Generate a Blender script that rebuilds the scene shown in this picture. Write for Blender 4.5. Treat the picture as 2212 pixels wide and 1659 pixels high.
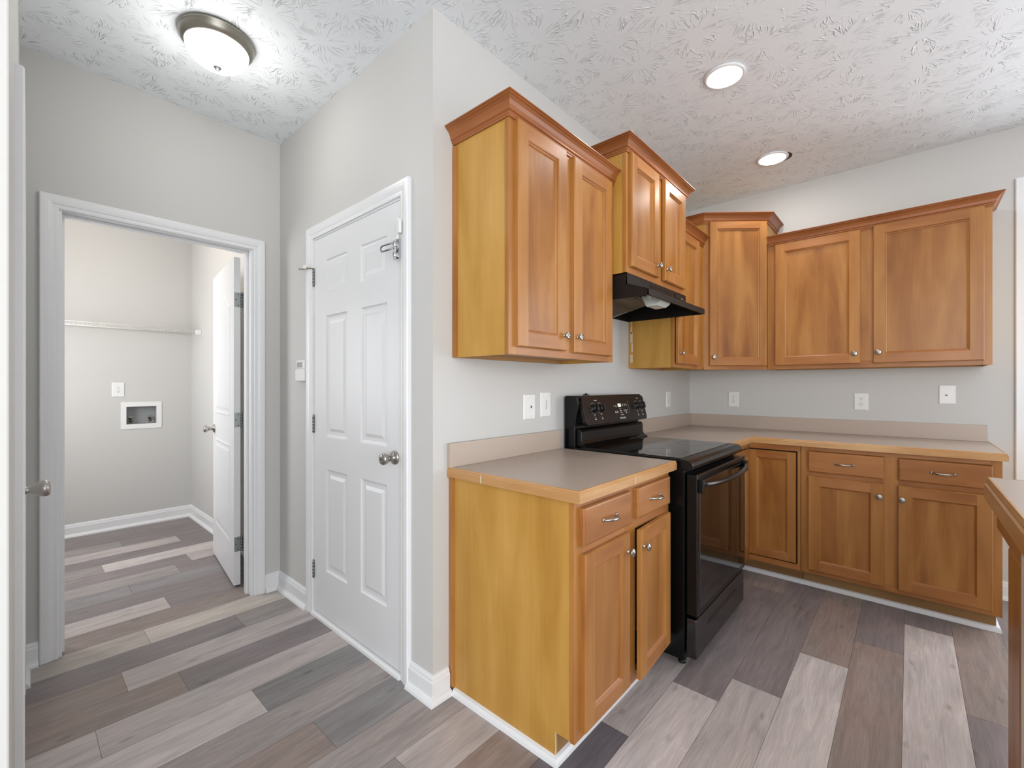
import bpy, bmesh, math, random
from mathutils import Vector, Matrix
random.seed(7)
for o in list(bpy.data.objects):
    bpy.data.objects.remove(o)
scene = bpy.context.scene
COL = scene.collection

# ------------------------------------------------------------------ camera
F_PX, YAW = 960.7, 48.56
cam_d = bpy.data.cameras.new('camera')
cam = bpy.data.objects.new('camera', cam_d)
COL.objects.link(cam)
cam.location = (-1.0978, -1.4078, 1.2447)
cam.rotation_euler = (math.radians(90), 0, -math.radians(YAW))
cam_d.sensor_fit = 'HORIZONTAL'
cam_d.sensor_width = 36
cam_d.lens = F_PX / 2212 * 36
cam_d.shift_x = -9.2 / 2212
cam_d.shift_y = 4.5 / 2212
cam_d.clip_start = 0.02
scene.camera = cam

# ------------------------------------------------------------------ world, light, exposure
scene.view_settings.view_transform = 'Standard'
scene.view_settings.look = 'None'
scene.view_settings.gamma = 1
scene.view_settings.use_curve_mapping = False
scene.view_settings.exposure = 0.0
W = bpy.data.worlds.new('world')
scene.world = W
W.use_nodes = True
W.node_tree.nodes['Background'].inputs[0].default_value = (0.86, 0.93, 1.0, 1)
W.node_tree.nodes['Background'].inputs[1].default_value = 2.0


def area(name, loc, rot, sx, sy, power, col=(1, 1, 1), spread=180):
    d = bpy.data.lights.new(name, 'AREA')
    d.shape = 'RECTANGLE'
    d.size, d.size_y = sx, sy
    d.energy = power
    d.color = col
    d.spread = math.radians(spread)
    o = bpy.data.objects.new(name, d)
    o.location = loc
    o.rotation_euler = [math.radians(a) for a in rot]
    COL.objects.link(o)
    return o


# daylight entering through the windows of the living side (behind the camera)
area('window_daylight', (-2.4, -4.55, 1.45), (90, 0, 0), 3.0, 2.0, 100, (0.98, 0.985, 1.0))
area('window_daylight', (-4.55, -3.1, 1.45), (90, 0, -90), 2.6, 2.0, 100, (0.98, 0.985, 1.0))
area('patio_daylight', (2.80, -2.95, 1.25), (90, 0, 90), 1.5, 2.1, 48, (0.98, 0.985, 1.0))

area('laundry_fill_light', (-1.60, 2.75, 1.45), (90, 0, -90), 0.8, 1.1, 26, (0.98, 0.98, 1.0))  # added fill light to brighten the laundry from its unseen left side

# ------------------------------------------------------------------ dimensions
H = 2.74
L = 2.7424     # right kitchen wall
D = 1.516      # hall end wall


# ------------------------------------------------------------------ materials
def new_mat(name):
    m = bpy.data.materials.new(name)
    m.use_nodes = True
    return m, m.node_tree, m.node_tree.nodes['Principled BSDF']


def srgb(r, g, b):
    def f(c):
        c /= 255
        return c / 12.92 if c <= 0.04045 else ((c + 0.055) / 1.055) ** 2.4
    return (f(r), f(g), f(b), 1)


def plain(name, col, rough=0.5, metal=0.0, spec=0.5, bump=0.0, bscale=200, coat=0.0):
    m, nt, b = new_mat(name)
    b.inputs['Base Color'].default_value = col
    b.inputs['Roughness'].default_value = rough
    b.inputs['Metallic'].default_value = metal
    b.inputs['Specular IOR Level'].default_value = spec
    b.inputs['Coat Weight'].default_value = coat
    n = nt.nodes.new('ShaderNodeTexNoise')
    n.inputs['Scale'].default_value = bscale
    g = nt.nodes.new('ShaderNodeNewGeometry')
    nt.links.new(g.outputs['Position'], n.inputs['Vector'])
    # small tonal variation of the surface itself
    mx = nt.nodes.new('ShaderNodeMix')
    mx.data_type = 'RGBA'
    mx.inputs['A'].default_value = col
    mx.inputs['B'].default_value = tuple(c * 0.965 for c in col[:3]) + (1,)
    nt.links.new(n.outputs['Fac'], mx.inputs['Factor'])
    nt.links.new(mx.outputs['Result'], b.inputs['Base Color'])
    if bump:
        bp = nt.nodes.new('ShaderNodeBump')
        bp.inputs['Strength'].default_value = bump
        bp.inputs['Distance'].default_value = 0.001
        nt.links.new(n.outputs['Fac'], bp.inputs['Height'])
        nt.links.new(bp.outputs['Normal'], b.inputs['Normal'])
    return m


def N(nt, t, **kw):
    n = nt.nodes.new(t)
    for k, v in kw.items():
        if k.startswith('i_'):
            n.inputs[int(k[2:])].default_value = v
        else:
            setattr(n, k, v)
    return n


def math_n(nt, op, a=None, b=None, va=None, vb=None):
    n = nt.nodes.new('ShaderNodeMath')
    n.operation = op
    if a is not None:
        nt.links.new(a, n.inputs[0])
    if va is not None:
        n.inputs[0].default_value = va
    if b is not None:
        nt.links.new(b, n.inputs[1])
    if vb is not None:
        n.inputs[1].default_value = vb
    return n.outputs[0]


def wood(name, base, dark, light, horiz=False, rough=0.33, figure=1.0):
    """stained maple: soft blotches stretched along the grain plus a fine grain"""
    m, nt, b = new_mat(name)
    g = nt.nodes.new('ShaderNodeNewGeometry')
    oi = nt.nodes.new('ShaderNodeObjectInfo')
    add = N(nt, 'ShaderNodeVectorMath', operation='MULTIPLY_ADD')
    nt.links.new(oi.outputs['Random'], add.inputs[0])
    add.inputs[1].default_value = (17, 23, 31)
    nt.links.new(g.outputs['Position'], add.inputs[2])
    mp = nt.nodes.new('ShaderNodeMapping')
    nt.links.new(add.outputs[0], mp.inputs['Vector'])
    mp.inputs['Scale'].default_value = (1.5, 1.5, 7) if horiz else (7, 7, 1.1)
    n1 = N(nt, 'ShaderNodeTexNoise')
    n1.inputs['Scale'].default_value = 1.3
    n1.inputs['Detail'].default_value = 3
    n1.inputs['Distortion'].default_value = 0.6
    nt.links.new(mp.outputs[0], n1.inputs['Vector'])
    mp2 = nt.nodes.new('ShaderNodeMapping')
    nt.links.new(add.outputs[0], mp2.inputs['Vector'])
    mp2.inputs['Scale'].default_value = (4, 4, 120) if horiz else (120, 120, 4)
    n2 = N(nt, 'ShaderNodeTexNoise')
    n2.inputs['Scale'].default_value = 1.0
    n2.inputs['Detail'].default_value = 4
    nt.links.new(mp2.outputs[0], n2.inputs['Vector'])
    # soft cross figure of the maple
    n3 = N(nt, 'ShaderNodeTexNoise')
    n3.inputs['Scale'].default_value = 9
    n3.inputs['Detail'].default_value = 2
    nt.links.new(add.outputs[0], n3.inputs['Vector'])
    r = nt.nodes.new('ShaderNodeValToRGB')
    cr = r.color_ramp
    cr.elements[0].position = 0.28
    cr.elements[0].color = dark
    cr.elements[1].position = 0.72
    cr.elements[1].color = light
    e = cr.elements.new(0.5)
    e.color = base
    s1 = math_n(nt, 'MULTIPLY', n1.outputs['Fac'], vb=0.72 * figure)
    s2 = math_n(nt, 'MULTIPLY_ADD', n2.outputs['Fac'], vb=0.16)
    nt.nodes[-1].inputs[2].default_value = 0.06 + 0.36 * (1 - figure)
    s3 = math_n(nt, 'MULTIPLY', n3.outputs['Fac'], vb=0.10)
    s = math_n(nt, 'ADD', math_n(nt, 'ADD', s1, s2), s3)
    nt.links.new(s, r.inputs[0])
    # boards differ a little from piece to piece
    hs = nt.nodes.new('ShaderNodeHueSaturation')
    v = math_n(nt, 'MULTIPLY_ADD', oi.outputs['Random'], vb=0.12)
    nt.nodes[-1].inputs[2].default_value = 0.94
    nt.links.new(v, hs.inputs['Value'])
    nt.links.new(r.outputs[0], hs.inputs['Color'])
    nt.links.new(hs.outputs[0], b.inputs['Base Color'])
    b.inputs['Roughness'].default_value = rough
    b.inputs['Specular IOR Level'].default_value = 0.4
    bp = nt.nodes.new('ShaderNodeBump')
    bp.inputs['Strength'].default_value = 0.05
    bp.inputs['Distance'].default_value = 0.001
    nt.links.new(n2.outputs['Fac'], bp.inputs['Height'])
    nt.links.new(bp.outputs['Normal'], b.inputs['Normal'])
    return m


M = {}
M['wall'] = plain('wall_paint', srgb(198, 197, 194), 0.55, 0, 0.3, 0.12, 260)
M['white'] = plain('white_trim_paint', srgb(226, 227, 228), 0.32, 0, 0.5, 0.0, 60)
M['door_white'] = plain('white_door_paint', srgb(222, 223, 224), 0.38, 0, 0.5, 0.05, 300)
M['plastic'] = plain('white_plastic', srgb(228, 228, 226), 0.3, 0, 0.5)
M['slot'] = plain('dark_slot', srgb(50, 48, 46), 0.6)
M['grey_line'] = plain('grey_plastic', srgb(150, 150, 150), 0.5)
M['wood_v'] = wood('maple_vertical', srgb(159, 105, 50), srgb(133, 80, 33), srgb(177, 124, 66))
M['wood_h'] = wood('maple_horizontal', srgb(155, 99, 50), srgb(130, 76, 36), srgb(174, 118, 68), True)
M['panel'] = wood('maple_door_panel', srgb(152, 98, 44), srgb(122, 70, 28), srgb(172, 119, 61), figure=1.4)
M['side'] = wood('maple_veneer_side', srgb(180, 134, 60), srgb(160, 113, 42), srgb(195, 151, 78), rough=0.42, figure=0.9)
M['crown'] = wood('maple_crown', srgb(140, 82, 42), srgb(120, 66, 32), srgb(160, 98, 54), True)
M['inside'] = plain('raw_cabinet_underside', srgb(170, 128, 78), 0.6)
M['kick'] = wood('brown_toe_board', srgb(140, 104, 62), srgb(122, 88, 50), srgb(152, 116, 72), True, 0.5)
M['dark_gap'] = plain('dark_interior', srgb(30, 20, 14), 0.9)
M['nickel'] = plain('brushed_nickel', srgb(176, 172, 166), 0.28, 1.0)
M['satin'] = plain('satin_nickel_rim', srgb(150, 146, 136), 0.38, 1.0)
M['chrome'] = plain('polished_steel', srgb(200, 200, 202), 0.14, 1.0)
M['zinc'] = plain('zinc_hinge', srgb(140, 146, 144), 0.35, 1.0)
M['brass'] = plain('old_brass', srgb(130, 112, 84), 0.4, 1.0)
M['black'] = plain('black_enamel', srgb(11, 11, 12), 0.24, 0, 0.3)
M['hood'] = plain('black_hood_enamel', srgb(20, 16, 14), 0.5, 0, 0.3)
M['edge'] = wood('maple_edge_band', srgb(184, 138, 88), srgb(162, 112, 64), srgb(206, 166, 118), True)
M['black_gloss'] = plain('black_glass', srgb(9, 9, 10), 0.06, 0, 0.9)
M['black_matte'] = plain('black_plastic', srgb(18, 18, 19), 0.42)
M['panel_brown'] = plain('brown_black_enamel', srgb(26, 18, 15), 0.3, 0, 0.35)
M['drawer_grey'] = plain('dark_enamel_drawer', srgb(24, 23, 23), 0.2, 0, 0.8)
M['glass_top'] = plain('ceramic_glass_top', srgb(16, 17, 17), 0.05, 0, 1.0)
M['burner'] = plain('burner_ring_print', srgb(38, 40, 40), 0.2)
M['filter'] = plain('aluminium_mesh_filter', srgb(120, 108, 92), 0.45, 0.9, bump=0.6, bscale=900)
M['lens'] = plain('frosted_lamp_lens', srgb(206, 214, 206), 0.3)
M['print'] = plain('white_print', srgb(205, 205, 200), 0.5)
M['rubber'] = plain('white_rubber', srgb(225, 225, 220), 0.6)
M['gap_dark'] = plain('torn_opening', srgb(70, 60, 52), 0.9)
M['caulk'] = plain('caulk', srgb(204, 188, 156), 0.5)
M['recess'] = plain('grey_recess', srgb(150, 152, 152), 0.5)


def laminate():
    m, nt, b = new_mat('taupe_laminate')
    g = nt.nodes.new('ShaderNodeNewGeometry')
    n = N(nt, 'ShaderNodeTexNoise')
    n.inputs['Scale'].default_value = 700
    n.inputs['Detail'].default_value = 2
    nt.links.new(g.outputs['Position'], n.inputs['Vector'])
    r = nt.nodes.new('ShaderNodeValToRGB')
    r.color_ramp.elements[0].position = 0.3
    r.color_ramp.elements[0].color = srgb(164, 148, 135)
    r.color_ramp.elements[1].position = 0.7
    r.color_ramp.elements[1].color = srgb(188, 171, 157)
    nt.links.new(n.outputs['Fac'], r.inputs[0])
    v = N(nt, 'ShaderNodeTexVoronoi')
    v.inputs['Scale'].default_value = 14
    nt.links.new(g.outputs['Position'], v.inputs['Vector'])
    mk = math_n(nt, 'LESS_THAN', v.outputs['Distance'], vb=0.028)
    mx = nt.nodes.new('ShaderNodeMix')
    mx.data_type = 'RGBA'
    nt.links.new(mk, mx.inputs['Factor'])
    nt.links.new(r.outputs[0], mx.inputs['A'])
    mx.inputs['B'].default_value = srgb(205, 196, 186)
    nt.links.new(mx.outputs['Result'], b.inputs['Base Color'])
    b.inputs['Roughness'].default_value = 0.32
    return m


M['laminate'] = laminate()


def ceiling_mat():
    """stomped plaster: rosettes of radiating ridges"""
    m, nt, b = new_mat('stomped_plaster')
    b.inputs['Base Color'].default_value = srgb(234, 239, 243)
    b.inputs['Roughness'].default_value = 0.6
    g = nt.nodes.new('ShaderNodeNewGeometry')
    flat = N(nt, 'ShaderNodeVectorMath', operation='MULTIPLY')
    nt.links.new(g.outputs['Position'], flat.inputs[0])
    flat.inputs[1].default_value = (1, 1, 0)
    # the rosettes were stamped in a nearly regular grid
    wob = N(nt, 'ShaderNodeTexNoise')
    wob.inputs['Scale'].default_value = 26
    nt.links.new(flat.outputs[0], wob.inputs['Vector'])
    ws = N(nt, 'ShaderNodeVectorMath', operation='MULTIPLY_ADD')
    nt.links.new(wob.outputs['Color'], ws.inputs[0])
    ws.inputs[1].default_value = (0.020, 0.020, 0)
    nt.links.new(flat.outputs[0], ws.inputs[2])
    mp = nt.nodes.new('ShaderNodeMapping')
    nt.links.new(ws.outputs[0], mp.inputs['Vector'])
    mp.inputs['Scale'].default_value = (1 / 0.212, 1 / 0.243, 1)
    mp.inputs['Location'].default_value = (-0.82 / 0.212, 0.96 / 0.243, 0)
    v = N(nt, 'ShaderNodeTexVoronoi', voronoi_dimensions='2D')
    v.inputs['Scale'].default_value = 1.0
    v.inputs['Randomness'].default_value = 0.22
    nt.links.new(mp.outputs[0], v.inputs['Vector'])
    d = N(nt, 'ShaderNodeVectorMath', operation='SUBTRACT')
    nt.links.new(mp.outputs[0], d.inputs[0])
    nt.links.new(v.outputs['Position'], d.inputs[1])
    sx = nt.nodes.new('ShaderNodeSeparateXYZ')
    nt.links.new(d.outputs[0], sx.inputs[0])
    ang = math_n(nt, 'ARCTAN2', sx.outputs[1], sx.outputs[0])
    ln = N(nt, 'ShaderNodeVectorMath', operation='LENGTH')
    nt.links.new(d.outputs[0], ln.inputs[0])
    rad = ln.outputs['Value']
    sep = nt.nodes.new('ShaderNodeSeparateXYZ')
    nt.links.new(v.outputs['Position'], sep.inputs[0])
    seed = math_n(nt, 'ADD', math_n(nt, 'MULTIPLY', sep.outputs[0], vb=37.0), math_n(nt, 'MULTIPLY', sep.outputs[1], vb=53.0))
    heights = []
    for (fa, fr_, lev, wd, r0, r1) in ((3.4, 1.6, 0.52, 0.028, 0.12, 0.52), (5.2, 2.2, 0.50, 0.022, 0.30, 0.64)):
        cb = nt.nodes.new('ShaderNodeCombineXYZ')
        nt.links.new(math_n(nt, 'MULTIPLY', ang, vb=fa), cb.inputs[0])
        nt.links.new(math_n(nt, 'MULTIPLY', rad, vb=fr_), cb.inputs[1])
        nt.links.new(math_n(nt, 'ADD', seed, vb=fa), cb.inputs[2])
        n = N(nt, 'ShaderNodeTexNoise')
        n.inputs['Scale'].default_value = 1.0
        n.inputs['Detail'].default_value = 1.2
        nt.links.new(cb.outputs[0], n.inputs['Vector'])
        a = math_n(nt, 'ABSOLUTE', math_n(nt, 'SUBTRACT', n.outputs['Fac'], vb=lev))
        mr0 = N(nt, 'ShaderNodeMapRange')
        nt.links.new(a, mr0.inputs[0])
        mr0.inputs[1].default_value = wd
        mr0.inputs[2].default_value = 0.0
        mr = N(nt, 'ShaderNodeMapRange')
        nt.links.new(rad, mr.inputs[0])
        mr.inputs[1].default_value = r0
        mr.inputs[2].default_value = r0 + 0.10
        mr2 = N(nt, 'ShaderNodeMapRange')
        nt.links.new(rad, mr2.inputs[0])
        mr2.inputs[1].default_value = r1
        mr2.inputs[2].default_value = r1 - 0.12
        hh = math_n(nt, 'MULTIPLY', math_n(nt, 'MULTIPLY', mr0.outputs[0], mr.outputs[0]), mr2.outputs[0])
        heights.append(hh)
    # broken strokes
    br = N(nt, 'ShaderNodeTexNoise')
    br.inputs['Scale'].default_value = 13
    nt.links.new(flat.outputs[0], br.inputs['Vector'])
    mb = N(nt, 'ShaderNodeMapRange')
    nt.links.new(br.outputs['Fac'], mb.inputs[0])
    mb.inputs[1].default_value = 0.40
    mb.inputs[2].default_value = 0.58
    h = math_n(nt, 'MULTIPLY', math_n(nt, 'MAXIMUM', heights[0], math_n(nt, 'MULTIPLY', heights[1], vb=0.7)), mb.outputs[0])
    bp = nt.nodes.new('ShaderNodeBump')
    bp.inputs['Strength'].default_value = 0.8
    bp.inputs['Distance'].default_value = 0.006
    nt.links.new(h, bp.inputs['Height'])
    nt.links.new(bp.outputs['Normal'], b.inputs['Normal'])
    return m


M['ceiling'] = ceiling_mat()


def floor_mat():
    m, nt, b = new_mat('vinyl_plank')
    at = N(nt, 'ShaderNodeAttribute', attribute_name='tone')
    uv = N(nt, 'ShaderNodeAttribute', attribute_name='grain')
    mp = nt.nodes.new('ShaderNodeMapping')
    nt.links.new(uv.outputs['Vector'], mp.inputs['Vector'])
    mp.inputs['Scale'].default_value = (1.6, 14, 1)
    n1 = N(nt, 'ShaderNodeTexNoise')
    n1.inputs['Scale'].default_value = 1.6
    n1.inputs['Detail'].default_value = 5
    n1.inputs['Roughness'].default_value = 0.6
    n1.inputs['Distortion'].default_value = 1.2
    nt.links.new(mp.outputs[0], n1.inputs['Vector'])
    mp2 = nt.nodes.new('ShaderNodeMapping')
    nt.links.new(uv.outputs['Vector'], mp2.inputs['Vector'])
    mp2.inputs['Scale'].default_value = (9, 190, 1)
    n2 = N(nt, 'ShaderNodeTexNoise')
    n2.inputs['Scale'].default_value = 1.0
    n2.inputs['Detail'].default_value = 4
    nt.links.new(mp2.outputs[0], n2.inputs['Vector'])
    n4 = N(nt, 'ShaderNodeTexNoise')
    n4.inputs['Scale'].default_value = 3.4
    n4.inputs['Detail'].default_value = 2
    mp4 = nt.nodes.new('ShaderNodeMapping')
    nt.links.new(uv.outputs['Vector'], mp4.inputs['Vector'])
    mp4.inputs['Scale'].default_value = (1, 2.2, 1)
    nt.links.new(mp4.outputs[0], n4.inputs['Vector'])
    # cathedral lines: level sets of a stretched noise
    n3 = N(nt, 'ShaderNodeTexNoise')
    n3.inputs['Scale'].default_value = 1.1
    n3.inputs['Detail'].default_value = 2
    mp3 = nt.nodes.new('ShaderNodeMapping')
    nt.links.new(uv.outputs['Vector'], mp3.inputs['Vector'])
    mp3.inputs['Scale'].default_value = (1.3, 9, 1)
    nt.links.new(mp3.outputs[0], n3.inputs['Vector'])
    w = math_n(nt, 'SINE', math_n(nt, 'MULTIPLY', n3.outputs['Fac'], vb=70.0))
    w = math_n(nt, 'MULTIPLY', math_n(nt, 'MAXIMUM', math_n(nt, 'SUBTRACT', w, vb=0.72), vb=0.0), n1.outputs['Fac'])
    # knots
    mpk = nt.nodes.new('ShaderNodeMapping')
    nt.links.new(uv.outputs['Vector'], mpk.inputs['Vector'])
    mpk.inputs['Scale'].default_value = (3.0, 7.0, 1)
    dst = N(nt, 'ShaderNodeVectorMath', operation='MULTIPLY_ADD')
    nt.links.new(n2.outputs['Color'], dst.inputs[0])
    dst.inputs[1].default_value = (0.16, 0.16, 0)
    nt.links.new(mpk.outputs[0], dst.inputs[2])
    vk = N(nt, 'ShaderNodeTexVoronoi', voronoi_dimensions='2D')
    vk.inputs['Scale'].default_value = 1.0
    nt.links.new(dst.outputs[0], vk.inputs['Vector'])
    mk = N(nt, 'ShaderNodeMapRange')
    nt.links.new(vk.outputs['Distance'], mk.inputs[0])
    mk.inputs[1].default_value = 0.10
    mk.inputs[2].default_value = 0.02
    mk.interpolation_type = 'SMOOTHSTEP'
    val = math_n(nt, 'MULTIPLY_ADD', n1.outputs['Fac'], vb=0.85)
    nt.nodes[-1].inputs[2].default_value = 0.21
    val = math_n(nt, 'ADD', val, math_n(nt, 'MULTIPLY', n2.outputs['Fac'], vb=0.50))
    val = math_n(nt, 'ADD', val, math_n(nt, 'MULTIPLY', n4.outputs['Fac'], vb=0.28))
    val = math_n(nt, 'ADD', val, math_n(nt, 'MULTIPLY', w, vb=0.45))
    sel = nt.nodes.new('ShaderNodeSeparateColor')
    nt.links.new(vk.outputs['Color'], sel.inputs[0])
    pick = math_n(nt, 'GREATER_THAN', sel.outputs[0], vb=0.62)
    val = math_n(nt, 'SUBTRACT', val, math_n(nt, 'MULTIPLY', math_n(nt, 'MULTIPLY', mk.outputs[0], pick), math_n(nt, 'MULTIPLY', n2.outputs['Fac'], vb=0.5)))
    # contrast about the mean: mean of val is about 1.02
    val = math_n(nt, 'SUBTRACT', val, vb=0.06)
    mul = N(nt, 'ShaderNodeVectorMath', operation='SCALE')
    nt.links.new(at.outputs['Color'], mul.inputs[0])
    nt.links.new(val, mul.inputs['Scale'])
    # slight warm / cool drift
    hs = nt.nodes.new('ShaderNodeHueSaturation')
    sat = math_n(nt, 'MULTIPLY_ADD', n4.outputs['Fac'], vb=0.9)
    nt.nodes[-1].inputs[2].default_value = 0.55
    nt.links.new(sat, hs.inputs['Saturation'])
    nt.links.new(mul.outputs[0], hs.inputs['Color'])
    nt.links.new(hs.outputs[0], b.inputs['Base Color'])
    b.inputs['Roughness'].default_value = 0.42
    b.inputs['Specular IOR Level'].default_value = 0.35
    bp = nt.nodes.new('ShaderNodeBump')
    bp.inputs['Strength'].default_value = 0.15
    bp.inputs['Distance'].default_value = 0.001
    nt.links.new(n2.outputs['Fac'], bp.inputs['Height'])
    nt.links.new(bp.outputs['Normal'], b.inputs['Normal'])
    return m


M['floor'] = floor_mat()
M['groove'] = plain('plank_groove', srgb(84, 76, 74), 0.8)


def emit(name, col, s):
    m, nt, b = new_mat(name)
    b.inputs['Base Color'].default_value = (0.8, 0.8, 0.8, 1)
    b.inputs['Emission Color'].default_value = col
    b.inputs['Emission Strength'].default_value = s
    return m


M['glow'] = emit('lit_glass', (1, 0.985, 0.96, 1), 5.0)
M['led'] = emit('green_display', srgb(140, 165, 60), 0.6)

# ------------------------------------------------------------------ object helpers
ORG = {}


def empty(name, loc, label=None, cat=None, group=None, kind=None):
    o = bpy.data.objects.new(name, None)
    o.empty_display_size = 0.05
    o.location = loc
    COL.objects.link(o)
    ORG[o] = Vector(loc)
    tag(o, label, cat, group, kind)
    return o


def tag(o, label=None, cat=None, group=None, kind=None):
    if label:
        o['label'] = label
    if cat:
        o['category'] = cat
    if group:
        o['group'] = group
    if kind:
        o['kind'] = kind
    return o


def obj(name, bm, mats, parent=None, bevel=0.0, smooth=False, seg=2, org=None):
    """bm holds world coordinates; the origin is set at org / parent's origin"""
    if not isinstance(mats, (list, tuple)):
        mats = [mats]
    bmesh.ops.recalc_face_normals(bm, faces=bm.faces[:])
    if org is None and parent is None:
        xs = [v.co.x for v in bm.verts]
        ys = [v.co.y for v in bm.verts]
        zs = [v.co.z for v in bm.verts]
        org = Vector(((min(xs) + max(xs)) / 2, (min(ys) + max(ys)) / 2, min(zs)))
    elif org is None:
        org = ORG[parent]
    else:
        org = Vector(org)
    bmesh.ops.translate(bm, verts=bm.verts[:], vec=-org)
    me = bpy.data.meshes.new(name)
    bm.to_mesh(me)
    bm.free()
    for m in mats:
        me.materials.append(M[m] if isinstance(m, str) else m)
    o = bpy.data.objects.new(name, me)
    COL.objects.link(o)
    ORG[o] = org.copy()
    if parent is not None:
        o.parent = parent
        o.location = org - ORG[parent]
    else:
        o.location = org
    if smooth:
        for p in me.polygons:
            p.use_smooth = True
    if bevel:
        md = o.modifiers.new('bevel', 'BEVEL')
        md.width = bevel
        md.segments = seg
        md.limit_method = 'ANGLE'
        md.angle_limit = math.radians(40)
    return o


def box(bm, x0, x1, y0, y1, z0, z1, mi=0):
    vs = [bm.verts.new((x, y, z)) for x in (x0, x1) for y in (y0, y1) for z in (z0, z1)]
    idx = [(0, 1, 3, 2), (4, 6, 7, 5), (0, 4, 5, 1), (2, 3, 7, 6), (0, 2, 6, 4), (1, 5, 7, 3)]
    fs = []
    for i in idx:
        f = bm.faces.new([vs[k] for k in i])
        f.material_index = mi
        fs.append(f)
    return vs


def B(*a, **k):
    bm = bmesh.new()
    box(bm, *a, **k)
    return bm


class Fr:
    """local frame: u along the front, n outwards, z up"""

    def __init__(s, o, u, n):
        s.o, s.u, s.n = Vector(o), Vector(u).normalized(), Vector(n).normalized()

    def __call__(s, u, n, z):
        return s.o + s.u * u + s.n * n + Vector((0, 0, z))


def fbox(bm, fr, u0, u1, n0, n1, z0, z1, mi=0):
    vs = [bm.verts.new(fr(u, n, z)) for u in (u0, u1) for n in (n0, n1) for z in (z0, z1)]
    idx = [(0, 1, 3, 2), (4, 6, 7, 5), (0, 4, 5, 1), (2, 3, 7, 6), (0, 2, 6, 4), (1, 5, 7, 3)]
    for i in idx:
        f = bm.faces.new([vs[k] for k in i])
        f.material_index = mi
    return vs


def lathe(bm, c, axis, prof, seg=24, mi=0, capa=True, capb=True):
    """prof: list of (distance along axis, radius)"""
    a = Vector(axis).normalized()
    t = Vector((0, 0, 1)) if abs(a.z) < 0.9 else Vector((1, 0, 0))
    e1 = a.cross(t).normalized()
    e2 = a.cross(e1)
    c = Vector(c)
    rings = []
    for d, r in prof:
        rings.append([bm.verts.new(c + a * d + (e1 * math.cos(2 * math.pi * k / seg) + e2 * math.sin(2 * math.pi * k / seg)) * max(r, 1e-5)) for k in range(seg)])
    for i in range(len(rings) - 1):
        for k in range(seg):
            f = bm.faces.new((rings[i][k], rings[i][(k + 1) % seg], rings[i + 1][(k + 1) % seg], rings[i + 1][k]))
            f.material_index = mi
            f.smooth = True
    if capa:
        bm.faces.new(rings[0]).material_index = mi
    if capb:
        bm.faces.new(rings[-1]).material_index = mi


def tube(bm, pts, r, seg=8, mi=0, radii=None):
    pts = [Vector(p) for p in pts]
    rings = []
    up = Vector((0, 0, 1))
    for i, p in enumerate(pts):
        d = (pts[min(i + 1, len(pts) - 1)] - pts[max(i - 1, 0)]).normalized()
        t = up if abs(d.dot(up)) < 0.95 else Vector((1, 0, 0))
        e1 = d.cross(t).normalized()
        e2 = d.cross(e1)
        rr = radii[i] if radii else r
        rings.append([bm.verts.new(p + (e1 * math.cos(2 * math.pi * k / seg) + e2 * math.sin(2 * math.pi * k / seg)) * rr) for k in range(seg)])
    for i in range(len(rings) - 1):
        for k in range(seg):
            f = bm.faces.new((rings[i][k], rings[i][(k + 1) % seg], rings[i + 1][(k + 1) % seg], rings[i + 1][k]))
            f.material_index = mi
            f.smooth = True
    bm.faces.new(rings[0]).material_index = mi
    bm.faces.new(rings[-1]).material_index = mi


def sweep(bm, path, prof, mi=0, closed=False):
    """path: list of (point, outward vector already scaled for the mitre); prof: list of (out, z)"""
    rings = []
    for p, nrm in path:
        p, nrm = Vector(p), Vector(nrm)
        rings.append([bm.verts.new(p + nrm * a + Vector((0, 0, z))) for a, z in prof])
    k = len(prof)
    for i in range(len(rings) - 1):
        for j in range(k):
            f = bm.faces.new((rings[i][j], rings[i][(j + 1) % k], rings[i + 1][(j + 1) % k], rings[i + 1][j]))
            f.material_index = mi
    bm.faces.new(rings[0]).material_index = mi
    bm.faces.new(rings[-1]).material_index = mi


def poly_path(pts, side=1, ends=None):
    """2D polyline -> mitred outward vectors. side: +1 = right-hand side of travel"""
    out = []
    n = len(pts)
    dirs = []
    for i in range(n - 1):
        d = Vector(pts[i + 1]) - Vector(pts[i])
        d = Vector((d.x, d.y)).normalized()
        dirs.append(Vector((d.y, -d.x)) * side)
    for i in range(n):
        if i == 0:
            v = dirs[0]
        elif i == n - 1:
            v = dirs[-1]
        else:
            a, b = dirs[i - 1], dirs[i]
            v = (a + b) / (1 + a.dot(b))
        out.append(((pts[i][0], pts[i][1], 0), (v.x, v.y, 0)))
    return out


def prism_xy(bm, pts, z0, z1, mi=0):
    a = [bm.verts.new((x, y, z0)) for x, y in pts]
    b = [bm.verts.new((x, y, z1)) for x, y in pts]
    n = len(pts)
    bm.faces.new(a).material_index = mi
    bm.faces.new(b).material_index = mi
    for i in range(n):
        bm.faces.new((a[i], a[(i + 1) % n], b[(i + 1) % n], b[i])).material_index = mi


def S(name, bm, mats, parent=None, **k):
    o = obj(name, bm, mats, parent, **k)
    if parent is None:
        o['kind'] = 'structure'
    return o


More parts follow.
